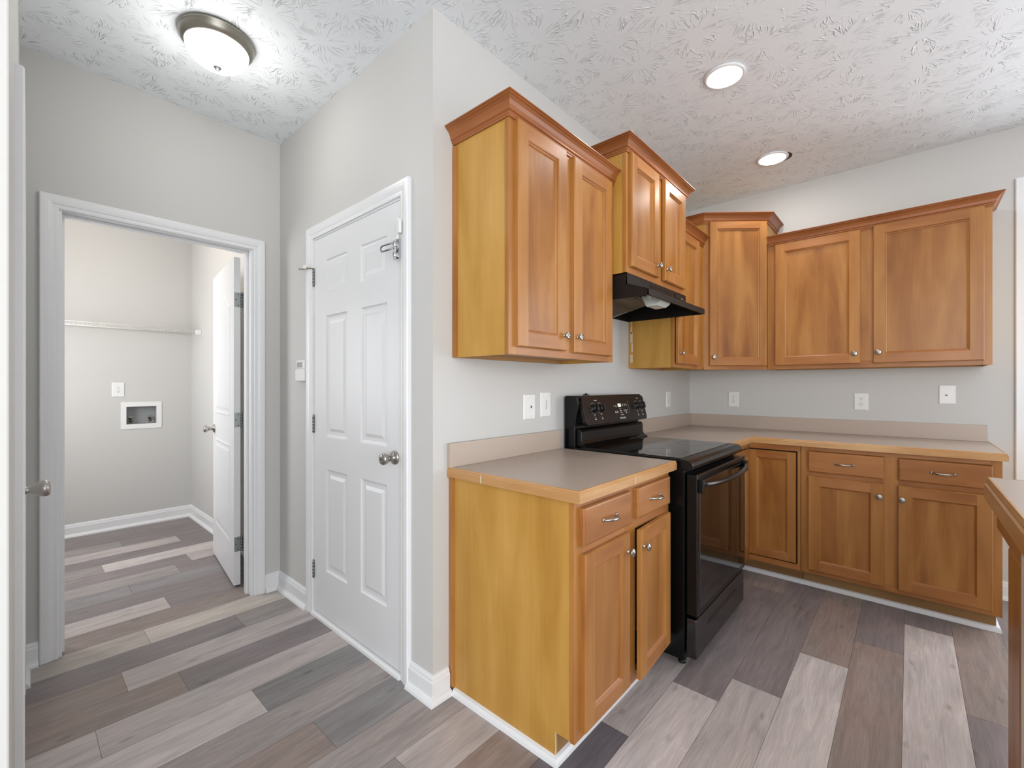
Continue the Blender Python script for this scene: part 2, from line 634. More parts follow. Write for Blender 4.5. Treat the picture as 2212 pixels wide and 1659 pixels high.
# ------------------------------------------------------------------ floor
TONES = {'L': (196, 187, 184), 'l': (180, 171, 168), 'M': (160, 151, 148), 'm': (150, 143, 140), 'D': (132, 123, 123),
         'T': (146, 132, 126), 'C': (188, 179, 170), 'c': (170, 161, 153), 'K': (104, 99, 104), 'G': (136, 132, 132)}
ROWS = {
    -3: [(1.5, 'M', 'D')], -2: [(1.3, 'D', 'T')], -1: [(0.77, 'D', 'L'), (1.99, 'L', 'D')], 0: [(0.42, 'l', 'T'), (1.63, 'T', 'D')],
    1: [(0.12, 'M', 'L'), (1.34, 'L', 'T')], 2: [(0.93, 'l', 'D')], 3: [(-0.47, 'M', 'L'), (0.745, 'L', 'D'), (1.96, 'D', 'T')],
    4: [(0.35, 'K', 'l'), (1.57, 'l', 'T')], 5: [(-0.6, 'M', 'T')], 6: [(-0.25, 'm', 'l')], 7: [(-0.75, 'D', 'M')],
    8: [(-0.36, 'T', 'G')], 9: [(-1.2, 'M', 'M')], 10: [(-0.45, 'L', 'G')], 11: [(-0.9, 'l', 'l')], 12: [(-0.62, 'T', 'D')],
    13: [(-0.786, 'T', 'l')], 14: [(-0.3, 'D', 'm')], 15: [(-0.655, 'c', 'C')], 16: [(-0.15, 'T', 'G')], 17: [(-0.506, 'l', 'D')],
    18: [(-0.1, 'D', 'G')], 19: [(-0.62, 'G', 'G')], 20: [(-0.35, 'm', 'D')], 21: [(-0.25, 'D', 'l')], 22: [(-0.69, 'm', 'L')],
    23: [(-0.9, 'm', 'D')], 24: [(-0.2, 'l', 'D')], 25: [(-0.53, 'm', 'D')], 26: [(-0.87, 'l', 'D')], 27: [(-0.4, 'D', 'D')], 28: [(-0.3, 'm', 'M')]}


def floor():
    bm = bmesh.new()
    tone = bm.loops.layers.float_color.new('tone')
    gr = bm.loops.layers.uv.new('grain')
    XA, XB = -4.7, L + 0.1
    rnd = random.Random(3)
    g = 0.0006
    for r in range(-18, 30):
        y0 = -1.39 + 0.182 * r
        y1 = y0 + 0.182
        y0, y1 = max(y0, -4.7), min(y1, 3.86)
        if y1 <= y0:
            continue
        js = ROWS.get(r)
        if js is None:
            a = rnd.uniform(-1, 1)
            js = [(a, rnd.choice('LlMmDTG'), rnd.choice('LlMmDT'))]
        xs = [j[0] for j in js]
        tn = [js[0][1]] + [j[2] for j in js]
        while xs[0] > XA:
            xs.insert(0, xs[0] - 1.22)
            tn.insert(0, rnd.choice('LlMmDT'))
        while xs[-1] < XB:
            xs.append(xs[-1] + 1.22)
            tn.append(rnd.choice('lMmDT'))
        for i in range(len(xs) - 1):
            a, b = max(xs[i], XA), min(xs[i + 1], XB)
            if b - a < 0.01:
                continue
            c = srgb(*TONES[tn[i + 1]])
            k = rnd.uniform(0.95, 1.05)
            off = (rnd.uniform(0, 50), rnd.uniform(0, 50))
            vs = [bm.verts.new((x, y, 0)) for x, y in ((a + g, y0 + g), (b - g, y0 + g), (b - g, y1 - g), (a + g, y1 - g))]
            f = bm.faces.new(vs)
            for lp in f.loops:
                lp[tone] = (c[0] * k, c[1] * k, c[2] * k, 1)
                lp[gr].uv = (lp.vert.co.x + off[0], lp.vert.co.y + off[1])
    # subfloor slab showing in the joints
    box(bm, XA - 0.1, XB + 0.1, -4.8, 3.95, -0.1, -0.0008, 1)
    for f in bm.faces:
        if f.normal.z < 0 and f.material_index == 0:
            f.normal_flip()
    o = S('floor', bm, ['floor', 'groove'])
    return o


floor()
bm = B(-4.8, L + 0.2, -4.8, 3.95, H, H + 0.1)
S('ceiling', bm, 'ceiling')

# ------------------------------------------------------------------ walls
S('wall_back', B(0.12, L + 0.12, 0, 0.12, 0, H), 'wall')

DY0, DY1, DZ = 0.19, 1.05, 2.06       # pantry door rough opening
bm = bmesh.new()
box(bm, 0, 0.12, 0, DY0, 0, H)
box(bm, 0, 0.12, DY1, D, 0, H)
box(bm, 0, 0.12, DY0, DY1, DZ, H)
S('wall_pantry', bm, 'wall')

LX0, LX1, LZ = -0.965, -0.145, 2.07    # laundry door rough opening
HXL = -1.076                           # hall left wall at its far end
bm = bmesh.new()
box(bm, -1.75, LX0, D, D + 0.12, 0, H)
box(bm, LX1, 0.17, D, D + 0.12, 0, H)
box(bm, LX0, LX1, D, D + 0.12, LZ, H)
S('wall_hall_end', bm, 'wall')

WIN = (-2.02, -3.45, 0.05, 2.34)   # patio door in the right wall
bm = bmesh.new()
box(bm, L, L + 0.12, -1.955, 0.0, 0, H)
box(bm, L, L + 0.12, -4.7, -3.95, 0, H)
box(bm, L, L + 0.12, -3.95, -1.955, 2.36, H)
S('wall_right', bm, 'wall')

# left hall wall, turned a little as it stands in the house
frL = Fr((-1.0765, D, 0), (-0.0208, -1.31, 0), (1, -0.0159, 0))
LD0, LD1 = 0.28, 1.10     # door opening along the wall, from the far end
bm = bmesh.new()
fbox(bm, frL, 0, LD0, -0.12, 0, 0, H)
fbox(bm, frL, LD1, 1.60, -0.12, 0, 0, H)
fbox(bm, frL, LD0, LD1, -0.12, 0, 2.06, H)
S('wall_hall_left', bm, 'wall')
S('wall_living_end', B(-4.7, -1.122, -0.32, -0.20, 0, H), 'wall')
S('trim_1', B(-1.122, -1.101, -0.335, -0.185, 0, H), 'wall', bevel=0.003)
bm = bmesh.new()
box(bm, -4.7, L + 0.12, -4.72, -4.6, 2.45, H)
box(bm, -4.7, L + 0.12, -4.72, -4.6, 0, 0.45)
box(bm, -4.7, -3.9, -4.72, -4.6, 0.45, 2.45)
box(bm, -0.9, L + 0.12, -4.72, -4.6, 0.45, 2.45)
S('wall_front', bm, 'wall')
bm = bmesh.new()
box(bm, -4.72, -4.6, -4.6, -0.2, 2.45, H)
box(bm, -4.72, -4.6, -4.6, -0.2, 0, 0.45)
box(bm, -4.72, -4.6, -4.6, -4.4, 0.45, 2.45)
box(bm, -4.72, -4.6, -1.8, -0.2, 0.45, 2.45)
S('wall_living_left', bm, 'wall')

# laundry room
LYB, LXR = 3.78, 0.045
S('wall_laundry_right', B(LXR, 0.17, D + 0.12, LYB, 0, H), 'wall')
bm = bmesh.new()
box(bm, -1.75, -1.63, D + 0.12, 2.35, 0, H)
box(bm, -1.75, -1.63, 3.15, LYB, 0, H)
box(bm, -1.75, -1.63, 2.35, 3.15, 0, 0.90)  # unseen opening added to hold the laundry fill light
box(bm, -1.75, -1.63, 2.35, 3.15, 2.0, H)
S('wall_laundry_left', bm, 'wall')
bm = bmesh.new()
frW = Fr((-1.63, 0, 0), (0, 1, 0), (1, 0, 0))
for (a_, b_, c_, d_) in ((2.30, 2.36, 0.85, 2.05), (3.14, 3.20, 0.85, 2.05), (2.36, 3.14, 1.99, 2.05), (2.36, 3.14, 0.85, 0.91), (2.36, 3.14, 1.43, 1.46)):
    fbox(bm, frW, a_, b_, -0.06, 0.015, c_, d_)
S('added_window_frame', bm, 'white')  # made-up window frame, out of view, dressing the laundry fill light
BX0, BX1, BZ0, BZ1 = -0.432, -0.222, 0.905, 1.062
bm = bmesh.new()
box(bm, -1.75, 0.17, LYB, LYB + 0.12, BZ1, H)
box(bm, -1.75, 0.17, LYB, LYB + 0.12, 0, BZ0)
box(bm, -1.75, BX0, LYB, LYB + 0.12, BZ0, BZ1)
box(bm, BX1, 0.17, LYB, LYB + 0.12, BZ0, BZ1)
S('wall_laundry_back', bm, 'wall')

# ------------------------------------------------------------------ baseboards with shoe moulding
BASE = [(0, 0), (0.032, 0), (0.030, 0.010), (0.022, 0.020), (0.014, 0.024), (0.014, 0.078), (0.010, 0.086), (0.010, 0.092), (0.005, 0.102), (0, 0.104)]
SHOE = [(0, 0), (0.018, 0), (0.016, 0.012), (0.010, 0.022), (0, 0.026)]


def baseboard(name, pts, side=1, prof=BASE):
    bm = bmesh.new()
    sweep(bm, poly_path(pts, side), prof)
    return S(name, bm, 'white')


CAS = 0.062
baseboard('baseboard_pantry_corner', [(0, DY0 - 0.042), (0, 0), (0.076, 0)], 1)
baseboard('baseboard_hall_corner', [(-0.089, D), (0, D), (0, DY1 + 0.060)], 1)
baseboard('baseboard_hall_end_left', [(HXL, D), (-1.021, D)], 1)
f0, f1 = frL(0, 0, 0), frL(LD0 - 0.07, 0, 0)
baseboard('baseboard_hall_left', [(f1.x, f1.y), (f0.x, f0.y)], 1)
baseboard('baseboard_laundry', [(-1.63, LYB), (LXR, LYB), (LXR, D + 0.12)], 1)
baseboard('baseboard_right', [(L, -1.756), (L, -1.868)], 1)


# ------------------------------------------------------------------ casings
def casing(bm, fr, u0, u1, z1, w=0.062, z0=0.0, bottom=False):
    """door casing around opening u0..u1, top z1 (inner edge); profile across the width"""
    prof = [(0, 0.0), (0, 0.010), (0.006, 0.012), (0.018, 0.012), (0.022, 0.015), (0.034, 0.018), (0.048, 0.019), (w - 0.004, 0.019), (w, 0.015), (w, 0.0)]
    path = [((u0, z0), (-1, 0)), ((u0, z1), (-1, 1)), ((u1, z1), (1, 1)), ((u1, z0), (1, 0))]
    rings = []
    for (u, z), (du, dz) in path:
        rings.append([bm.verts.new(fr(u + du * a, n, z + dz * a)) for a, n in prof])
    k = len(prof)
    for i in range(3):
        for j in range(k - 1):
            bm.faces.new((rings[i][j], rings[i][j + 1], rings[i + 1][j + 1], rings[i + 1][j]))
    bm.faces.new(rings[0])
    bm.faces.new(rings[-1])


def jamb(bm, fr, u0, u1, z1, depth, t=0.018, stop=None):
    fbox(bm, fr, u0, u0 + t, -depth, 0.001, 0, z1)
    fbox(bm, fr, u1 - t, u1, -depth, 0.001, 0, z1)
    fbox(bm, fr, u0 + t, u1 - t, -depth, 0.001, z1 - t, z1)
    if stop:
        s0, s1, d = stop
        fbox(bm, fr, u0 + t, u0 + t + d, s0, s1, 0, z1 - t)
        fbox(bm, fr, u1 - t - d, u1 - t, s0, s1, 0, z1 - t)
        fbox(bm, fr, u0 + t + d, u1 - t - d, s0, s1, z1 - t - d, z1 - t)


frP = Fr((0, 0, 0), (0, 1, 0), (-1, 0, 0))           # pantry wall, u = y
frH = Fr((0, D, 0), (1, 0, 0), (0, -1, 0))           # hall end wall, u = x
bm = bmesh.new()
casing(bm, frP, 0.208, 1.046, 2.052)
S('trim_2', bm, 'white')
bm = bmesh.new()
jamb(bm, frP, DY0, DY1, DZ, 0.12, stop=(-0.055, -0.042, 0.012))
S('trim_3', bm, 'white', bevel=0.001)
bm = bmesh.new()
casing(bm, frH, -0.958, -0.151, 2.055)
S('trim_4', bm, 'white')
bm = bmesh.new()
jamb(bm, frH, LX0, LX1, LZ, 0.12, stop=(-0.082, -0.045, 0.011))
S('trim_5', bm, 'white', bevel=0.001)
bm = bmesh.new()
casing(bm, frL, LD0 + 0.005, LD1 - 0.005, 2.035)
S('trim_6', bm, 'white')
# threshold moulding under the pantry door
bm = bmesh.new()
sweep(bm, poly_path([(0, 1.046), (0, 0.208)], 1), [(-0.03, 0), (0.020, 0), (0.018, 0.012), (0.010, 0.018), (-0.03, 0.018)])
S('trim_7', bm, 'white')
# casing and patio door of the right wall
frR = Fr((L, 0, 0), (0, -1, 0), (-1, 0, 0))          # right wall, u = -y
bm = bmesh.new()
casing(bm, frR, 1.958, 3.947, 2.352, w=0.09)
S('trim_8', bm, 'white')
wf = bmesh.new()
fbox(wf, frR, 1.955, 2.03, -0.10, -0.02, 0, 2.36)
fbox(wf, frR, 3.875, 3.95, -0.10, -0.02, 0, 2.36)
fbox(wf, frR, 2.03, 3.875, -0.10, -0.02, 2.26, 2.36)
fbox(wf, frR, 2.03, 3.875, -0.10, -0.02, 0, 0.10)
fbox(wf, frR, 2.92, 2.98, -0.10, -0.02, 0.10, 2.26)
S('window_1', wf, 'white')


# ------------------------------------------------------------------ doors
def panel_leaf(name, fr, w, h, t, panels, parent, mat='door_white', both=False, arch=None, z0=0.0):
    """door leaf with moulded panels; front face at n=0, body behind (n<0)"""
    bm = bmesh.new()
    us = sorted(set([0, w] + [p[0] for p in panels] + [p[1] for p in panels]))
    zs = sorted(set([0, h] + [p[2] for p in panels] + [p[3] for p in panels]))
    sides = [0.0, -t] if both else [0.0]
    V = {}

    def vert(u, z, n):
        key = (round(u, 5), round(z, 5), round(n, 5))
        if key not in V:
            V[key] = bm.verts.new(fr(u, n, z + z0))
        return V[key]
    for n0 in ([0.0, -t]):
        s = 1 if n0 == 0 else -1
        for i in range(len(us) - 1):
            for j in range(len(zs) - 1):
                a, b, c, d = us[i], us[i + 1], zs[j], zs[j + 1]
                inside = (n0 in sides) and any(abs(p[0] - a) < 1e-6 and abs(p[1] - b) < 1e-6 and p[2] <= c + 1e-6 and p[3] >= d - 1e-6 for p in panels)
                if inside:
                    continue
                bm.faces.new((vert(a, c, n0), vert(b, c, n0), vert(b, d, n0), vert(a, d, n0)))
        if n0 not in sides:
            continue
        for (a, b, c, d) in panels:
            zz = [z for z in zs if c - 1e-6 <= z <= d + 1e-6]
            prev = None
            for ins, dep in [(0, 0), (0.006, -0.006), (0.014, -0.009), (0.030, -0.009), (0.046, -0.0025)]:
                ring = []
                pts = []
                if ins == 0:
                    for z in zz:
                        pts.append((a, z))
                    for z in reversed(zz):
                        pts.append((b, z))
                else:
                    for z in zz:
                        q = min(max(z, c + ins), d - ins)
                        pts.append((a + ins, q))
                    for z in reversed(zz):
                        q = min(max(z, c + ins), d - ins)
                        pts.append((b - ins, q))
                for (u, z) in pts:
                    if ins == 0:
                        ring.append(vert(u, z, n0))
                    else:
                        ring.append(bm.verts.new(fr(u, n0 + s * dep, z + z0)))
                if prev:
                    m = len(ring)
                    for k in range(m):
                        bm.faces.new((prev[k], prev[(k + 1) % m], ring[(k + 1) % m], ring[k]))
                prev = ring
            bm.faces.new(prev)
    # edges
    for i in range(len(us) - 1):
        for z in (0, h):
            bm.faces.new((vert(us[i], z, 0), vert(us[i + 1], z, 0), vert(us[i + 1], z, -t), vert(us[i], z, -t)))
    for j in range(len(zs) - 1):
        for u in (0, w):
            bm.faces.new((vert(u, zs[j], 0), vert(u, zs[j + 1], 0), vert(u, zs[j + 1], -t), vert(u, zs[j], -t)))
    return bm


def hinge(parent, fr, u, z, h=0.09, leaf=True, pin_only=False):
    bm = bmesh.new()
    for k in range(5):
        c = fr(u, 0.006, z - h / 2 + k * h / 5)
        lathe(bm, c, (0, 0, 1), [(0.0006, 0.0055), (h / 5 - 0.0006, 0.0055)], 12)
    lathe(bm, fr(u, 0.006, z - h / 2 - 0.005), (0, 0, 1), [(0, 0.0035), (h + 0.010, 0.0035)], 10)
    if leaf:
        fbox(bm, fr, u - 0.014, u, -0.001, 0.0025, z - h / 2, z + h / 2)
    return obj('hinge', bm, 'zinc', parent)


def knobset(parent, c, axis, name='door_knob', mat='nickel', s=1.0):
    bm = bmesh.new()
    lathe(bm, c, axis, [(0, 0.031 * s), (0.004, 0.031 * s), (0.009, 0.026 * s), (0.011, 0.013 * s), (0.020, 0.0105 * s), (0.030, 0.0115 * s), (0.038, 0.019 * s), (0.050, 0.0245 * s), (0.060, 0.0255 * s), (0.066, 0.022 * s), (0.068, 0.012 * s)], 28)
    return obj(name, bm, mat, parent)


# pantry door (six panels)
d1 = empty('door_1', (0.02, 1.03, 0.02), kind='structure')
frD = Fr((0.0, 1.030, 0), (0, -1, 0), (-1, 0, 0))
PW = 0.815
up = [(0.125, 0.350), (0.480, 0.705)]
zr = [(0.242, 0.784), (0.954, 1.595), (1.715, 1.892)]
panels = [(a, b, c, d) for (a, b) in up for (c, d) in zr]
bm = panel_leaf('leaf', frD, PW, 2.018, 0.035, panels, d1, z0=0.022)
obj('door_leaf', bm, 'door_white', d1)
for k, z in enumerate((1.840, 1.039, 0.245)):
    hg = hinge(d1, frD, -0.008, z)
    if k == 0:
        b2 = bmesh.new()
        a0 = Vector((-0.008, 1.04, 1.888))
        tube(b2, [a0, a0 + Vector((-0.010, 0.02, 0.004)), a0 + Vector((-0.024, 0.060, 0.002)), a0 + Vector((-0.036, 0.098, 0.008))], 0.0028, 8)
        obj('door_stop_rod', b2, 'brass', hg)
        b2 = bmesh.new()
        lathe(b2, a0 + Vector((-0.022, 0.045, 0.012)), (-0.7, -0.7, 0), [(-0.008, 0.006), (-0.006, 0.0115), (0.006, 0.0115), (0.009, 0.007)], 14)
        obj('rubber_pad', b2, 'rubber', hg)
kb = knobset(d1, (0.0, 0.262, 0.935), (-1, 0, 0))
b2 = bmesh.new()
fbox(b2, Fr((0, 0.262, 0), (0, 1, 0), (-1, 0, 0)), -0.007, 0.007, 0.067, 0.0695, 0.933, 0.937)
obj('key_slot', b2, 'slot', kb)

# swing-bar latch on the pantry casing
t = empty('door_guard_latch', (-0.012, 0.222, 1.80), 'chrome swing-bar latch with looped arm beside the top of the six-panel white door', 'latch')
bm = bmesh.new()
box(bm, -0.022, -0.018, 0.200, 0.222, 1.782, 1.868)
for z in (1.80, 1.845):
    lathe(bm, (-0.030, 0.219, z - 0.010), (0, 0, 1), [(0, 0.008), (0.020, 0.008)], 14)
    box(bm, -0.030, -0.018, 0.213, 0.225, z - 0.008, z + 0.008)
obj('hinge_plate', bm, 'chrome', t, bevel=0.001)
bm = bmesh.new()
lp = []
P0, P1 = Vector((-0.034, 0.221, 1.838)), Vector((-0.048, 0.282, 1.833))
dv = (P1 - P0).normalized()
up_ = Vector((0, 0, 1))
hw = 0.012
lp.append(P0 + up_ * hw)
lp.append(P1 + up_ * hw)
for k in range(1, 8):
    a = math.pi * k / 8
    lp.append(P1 + dv * hw * math.sin(a) + up_ * hw * math.cos(a))
lp.append(P1 - up_ * hw)
lp.append(P0 - up_ * hw)
tube(bm, lp, 0.0036, 10)
obj('swing_bar', bm, 'zinc', t)
bm = bmesh.new()
lathe(bm, (-0.030, 0.219, 1.778), (0, 0, 1), [(0, 0.002), (0.003, 0.006), (0.012, 0.006)], 12)
obj('ball_stud', bm, 'chrome', t)

# white plastic child latch above
t = empty('door_latch_clip', (-0.015, 0.215, 1.86), 'white plastic flip latch above the chrome swing-bar latch', 'latch')
bm = bmesh.new()
box(bm, -0.032, -0.019, 0.182, 0.204, 1.885, 1.945)
obj('housing', bm, 'plastic', t, bevel=0.004)
bm = bmesh.new()
box(bm, -0.026, -0.019, 0.204, 0.215, 1.865, 1.955)
box(bm, -0.026, -0.019, 0.215, 0.240, 1.865, 1.874)
obj('flip_arm', bm, 'plastic', t, bevel=0.002)

# laundry door, swung into the laundry
th = math.radians(97.5)
d2 = empty('door_2', (-0.162, 1.70, 0.02), kind='structure')
ud = Vector((0.085, 0.765, 0)).normalized()
nd = Vector((-ud.y, ud.x, 0))
frO = Fr((-0.194, 1.715, 0), ud, nd)
WD = 0.762


def moulded_field(bm, outline, side=0.0, sgn=1):
    """raised panel moulding following a closed outline on a flat leaf"""
    n = len(outline)
    offs = []
    for i in range(n):
        p0, p1, p2 = Vector(outline[i - 1]), Vector(outline[i]), Vector(outline[(i + 1) % n])
        d1, d2 = (p1 - p0).normalized(), (p2 - p1).normalized()
        n1, n2 = Vector((-d1.y, d1.x)), Vector((-d2.y, d2.x))
        offs.append((n1 + n2) / (1 + n1.dot(n2)))
    prev = None
    for ins, dep in ((0, 0.0), (0.004, 0.0035), (0.010, 0.0040), (0.018, 0.0006), (0.034, 0.0006), (0.050, 0.0045)):
        ring = [bm.verts.new(frO(outline[i][0] + offs[i].x * ins, side + sgn * dep, outline[i][1] + offs[i].y * ins + 0.012)) for i in range(n)]
        if prev:
            for k in range(n):
                bm.faces.new((prev[k], prev[(k + 1) % n], ring[(k + 1) % n], ring[k]))
        prev = ring
    bm.faces.new(prev)


def two_panel_arch():
    bm = bmesh.new()
    fbox(bm, frO, 0, WD, -0.035, 0, 0.012, 2.042)
    lo = [(0.115, 0.24), (0.647, 0.24), (0.647, 0.86), (0.115, 0.86)]
    hi = [(0.115, 1.04), (0.647, 1.04)]
    k_ = 16
    for k in range(k_ + 1):
        u_ = 0.647 - (0.647 - 0.115) * k / k_
        q = (u_ - 0.381) / 0.266
        hi.append((u_, 1.74 + 0.13 * (0.5 + 0.5 * math.cos(math.pi * q))))
    for o_ in (lo, hi):
        moulded_field(bm, o_, 0.0, 1)
        moulded_field(bm, o_, -0.035, -1)
    return bm


obj('door_leaf', two_panel_arch(), 'door_white', d2)
frE = Fr(frO(0, -0.035, 0), -nd * -1, -ud)     # hinge edge face, u along thickness, n towards the hall
for z in (1.78, 1.035, 0.265):
    bm = bmesh.new()
    pts = []
    fbox(bm, frE, 0.004, 0.032, 0.0, 0.002, z - 0.045, z + 0.045)
    pc = frE(-0.006, 0.004, z - 0.046)
    for k in range(5):
        lathe(bm, pc + Vector((0, 0, k * 0.0184)), (0, 0, 1), [(0.0005, 0.0062), (0.018, 0.0062)], 12)
    fbox(bm, frE, -0.026, -0.006, 0.001, 0.003, z - 0.045, z + 0.045)
    fbox(bm, frE, -0.006, 0.005, 0.0, 0.003, z - 0.045, z + 0.045)
    hg = obj('hinge', bm, 'zinc', d2)
    bm = bmesh.new()
    for (u, q) in ((0.012, 0.032), (0.024, 0.0), (0.012, -0.034)):
        lathe(bm, frE(u, 0.0018, z + q), -ud, [(0, 0.0035), (0.0012, 0.0035)], 10)
    obj('screw', bm, 'slot', hg)
knobset(d2, frO(WD - 0.065, 0, 0.935), nd)
knobset(d2, frO(WD - 0.065, -0.035, 0.935), -nd)

# door on the left of the hall, seen edge-on
d3 = empty('door_3', frL(LD0, 0, 0.02), kind='structure')
bm = bmesh.new()
fbox(bm, frL, LD0 + 0.012, LD1 - 0.012, -0.035, 0.002, 0.015, 2.025)
obj('door_leaf', bm, 'door_white', d3)
knobset(d3, frL(1.02, 0.002, 0.945), frL.n, s=0.95)
hinge(d3, frL, LD0 + 0.008, 1.085)
hinge(d3, frL, LD0 + 0.008, 0.34)

# ------------------------------------------------------------------ cabinets
DOORP = [(0.0, 0.0), (0.0, 0.014), (0.003, 0.0185), (0.006, 0.020)]


def cab_door(parent, fr, u0, u1, z0, z1, n0=0.0, fw=0.056, swing=0.0, hinge_at=1, label=None, knob=None, name='door', bead=True):
    """frame-and-panel door; fr.n outwards; swing = degrees open about hinge side"""
    bm = bmesh.new()
    w, h = u1 - u0, z1 - z0
    if swing:
        hu = u1 if hinge_at > 0 else u0
        a = math.radians(swing) * (1 if hinge_at > 0 else -1)
        uu = fr.u * math.cos(a) - fr.n * math.sin(a)
        nn = fr.n * math.cos(a) + fr.u * math.sin(a)
        o = fr(hu, n0, 0) - uu * (hu - u0)
        f2 = Fr(o, uu, nn)
    else:
        f2 = Fr(fr(u0, n0, 0), fr.u, fr.n)

    def ring(ins, n):
        return [bm.verts.new(f2(u, n, z)) for u, z in ((ins, z0 + ins), (w - ins, z0 + ins), (w - ins, z1 - ins), (ins, z1 - ins))]

    def join(a, b, mi=(0, 0, 0, 0)):
        for k in range(4):
            bm.faces.new((a[k], a[(k + 1) % 4], b[(k + 1) % 4], b[k])).material_index = mi[k]
    r0 = ring(0, 0)
    bm.faces.new(r0)
    r1 = ring(0, 0.015)
    join(r0, r1)
    r2 = ring(0.004, 0.0195)
    join(r1, r2)
    # face: stiles run full height, rails between them
    ri = ring(fw, 0.0195)
    T = [bm.verts.new(f2(u, 0.0195, z)) for u, z in ((fw, z0 + 0.004), (w - fw, z0 + 0.004), (w - fw, z1 - 0.004), (fw, z1 - 0.004))]
    # left stile, right stile, bottom rail, top rail
    bm.faces.new((r2[0], T[0], ri[0], ri[3], T[3], r2[3])).material_index = 0
    bm.faces.new((T[1], r2[1], r2[2], T[2], ri[2], ri[1])).material_index = 0
    bm.faces.new((T[0], T[1], ri[1], ri[0])).material_index = 1
    bm.faces.new((ri[3], ri[2], T[2], T[3])).material_index = 1
    prev = ri
    steps = [(0.004, 0.0165), (0.005, 0.0125), (0.010, 0.0110), (0.013, 0.0070)] if bead else [(0.006, 0.012), (0.009, 0.009)]
    for ins, n in steps:
        rr = ring(fw + ins, n)
        join(prev, rr, (1, 0, 1, 0))
        prev = rr
    bm.faces.new(prev).material_index = 2
    o = obj(name, bm, ['wood_v', 'wood_h', 'panel'], parent)
    if label:
        o['label'] = label
    if knob:
        ku, kz = knob
        c = f2(ku - u0, 0.0195, kz)
        b2 = bmesh.new()
        lathe(b2, c, f2.n, [(0, 0.0075), (0.002, 0.0075), (0.004, 0.0048), (0.012, 0.0045), (0.015, 0.008), (0.018, 0.0145), (0.021, 0.0158), (0.024, 0.0145), (0.0255, 0.010), (0.0250, 0.0075), (0.0275, 0.0060), (0.0280, 0.002)], 24)
        obj('knob', b2, 'nickel', o)
    return o


def drawer_front(parent, fr, u0, u1, z0, z1, n0=0.0, pull=True, rope=False):
    bm = bmesh.new()

    def ring(ins, n):
        return [bm.verts.new(fr(u, n0 + n, z)) for u, z in ((u0 + ins, z0 + ins), (u1 - ins, z0 + ins), (u1 - ins, z1 - ins), (u0 + ins, z1 - ins))]
    prev = ring(0, 0)
    bm.faces.new(prev)
    for ins, n in ((0, 0.014), (0.003, 0.018), (0.007, 0.0195)):
        r = ring(ins, n)
        for k in range(4):
            bm.faces.new((prev[k], prev[(k + 1) % 4], r[(k + 1) % 4], r[k]))
        prev = r
    bm.faces.new(prev)
    o = obj('drawer', bm, ['wood_h'], parent)
    if pull:
        uc, zc = (u0 + u1) / 2, (z0 + z1) / 2
        b2 = bmesh.new()
        n = 14
        pts, rad = [], []
        for k in range(n + 1):
            s = -1 + 2 * k / n
            pts.append(fr(uc + 0.044 * s, n0 + 0.0195 + 0.024 * (1 - abs(s) ** 3.2), zc - 0.002 * (1 - s * s)))
            rad.append(0.0032 + 0.0022 * (1 - s * s) + (0.0007 * math.sin(k * 2.6)))
        tube(b2, pts, 0.004, 10, radii=rad)
        for s in (-1, 1):
            lathe(b2, fr(uc + 0.044 * s, n0 + 0.0195, zc), fr.n, [(0, 0.0075), (0.002, 0.0075), (0.006, 0.004)], 14)
        obj('pull_handle', b2, 'nickel', o)
    return o


CROWN = [(0.0, -0.066), (0.005, -0.066), (0.005, -0.060), (0.009, -0.056), (0.009, -0.050), (0.015, -0.047), (0.015, -0.043), (0.018, -0.032), (0.025, -0.020), (0.034, -0.012), (0.040, -0.010), (0.040, -0.006), (0.046, -0.004), (0.046, 0.0), (0.0, 0.0)]


def crown(parent, pts, z, side=1):
    bm = bmesh.new()
    sweep(bm, poly_path(pts, side), [(a, b + z) for a, b in CROWN])
    return obj('crown_moulding', bm, 'crown', parent)


def carcass(parent, fr, w, dep, z0, z1, name='body', stiles=(0.045, 0.05), mid=None, toprail=0.04, botrail=0.04, recess=0.012, ft=0.019, midrail=None):
    """box of panels, front face frame; fr.n outward, frame front at n=0, box goes to n=-dep"""
    bm = bmesh.new()
    fbox(bm, fr, 0, 0.012, -dep, -ft, z0, z1, 0)
    fbox(bm, fr, w - 0.012, w, -dep, -ft, z0, z1, 0)
    fbox(bm, fr, 0.012, w - 0.012, -dep, -ft, z0 + recess, z0 + recess + 0.012, 1)
    fbox(bm, fr, 0.012, w - 0.012, -dep, -ft, z1 - 0.02, z1 - 0.008, 1)
    fbox(bm, fr, 0.012, w - 0.012, -dep, -dep + 0.005, z0 + recess + 0.012, z1 - 0.02, 1)
    if recess > 0.001:
        fbox(bm, fr, 0.012, w - 0.012, -dep, -dep + 0.018, z0, z0 + recess, 1)
    o = obj(name, bm, ['side', 'inside'], parent)
    bm = bmesh.new()
    s0, s1 = stiles
    fbox(bm, fr, -0.003, s0, -ft, 0, z0, z1, 0)
    fbox(bm, fr, w - s1, w + 0.003, -ft, 0, z0, z1, 0)
    fbox(bm, fr, s0, w - s1, -ft, 0, z1 - toprail, z1, 1)
    fbox(bm, fr, s0, w - s1, -ft, 0, z0, z0 + botrail, 1)
    if mid:
        m0, m1 = mid
        fbox(bm, fr, m0, m1, -ft, 0, z0 + botrail, z1 - toprail, 0)
    if midrail:
        q0, q1 = midrail
        spans = [(s0, w - s1)] if not mid else [(s0, mid[0]), (mid[1], w - s1)]
        for a, b in spans:
            fbox(bm, fr, a, b, -ft, 0, q0, q1, 1)
    obj('face_frame', bm, ['wood_v', 'wood_h'], parent, bevel=0.0008, seg=1)
    return o


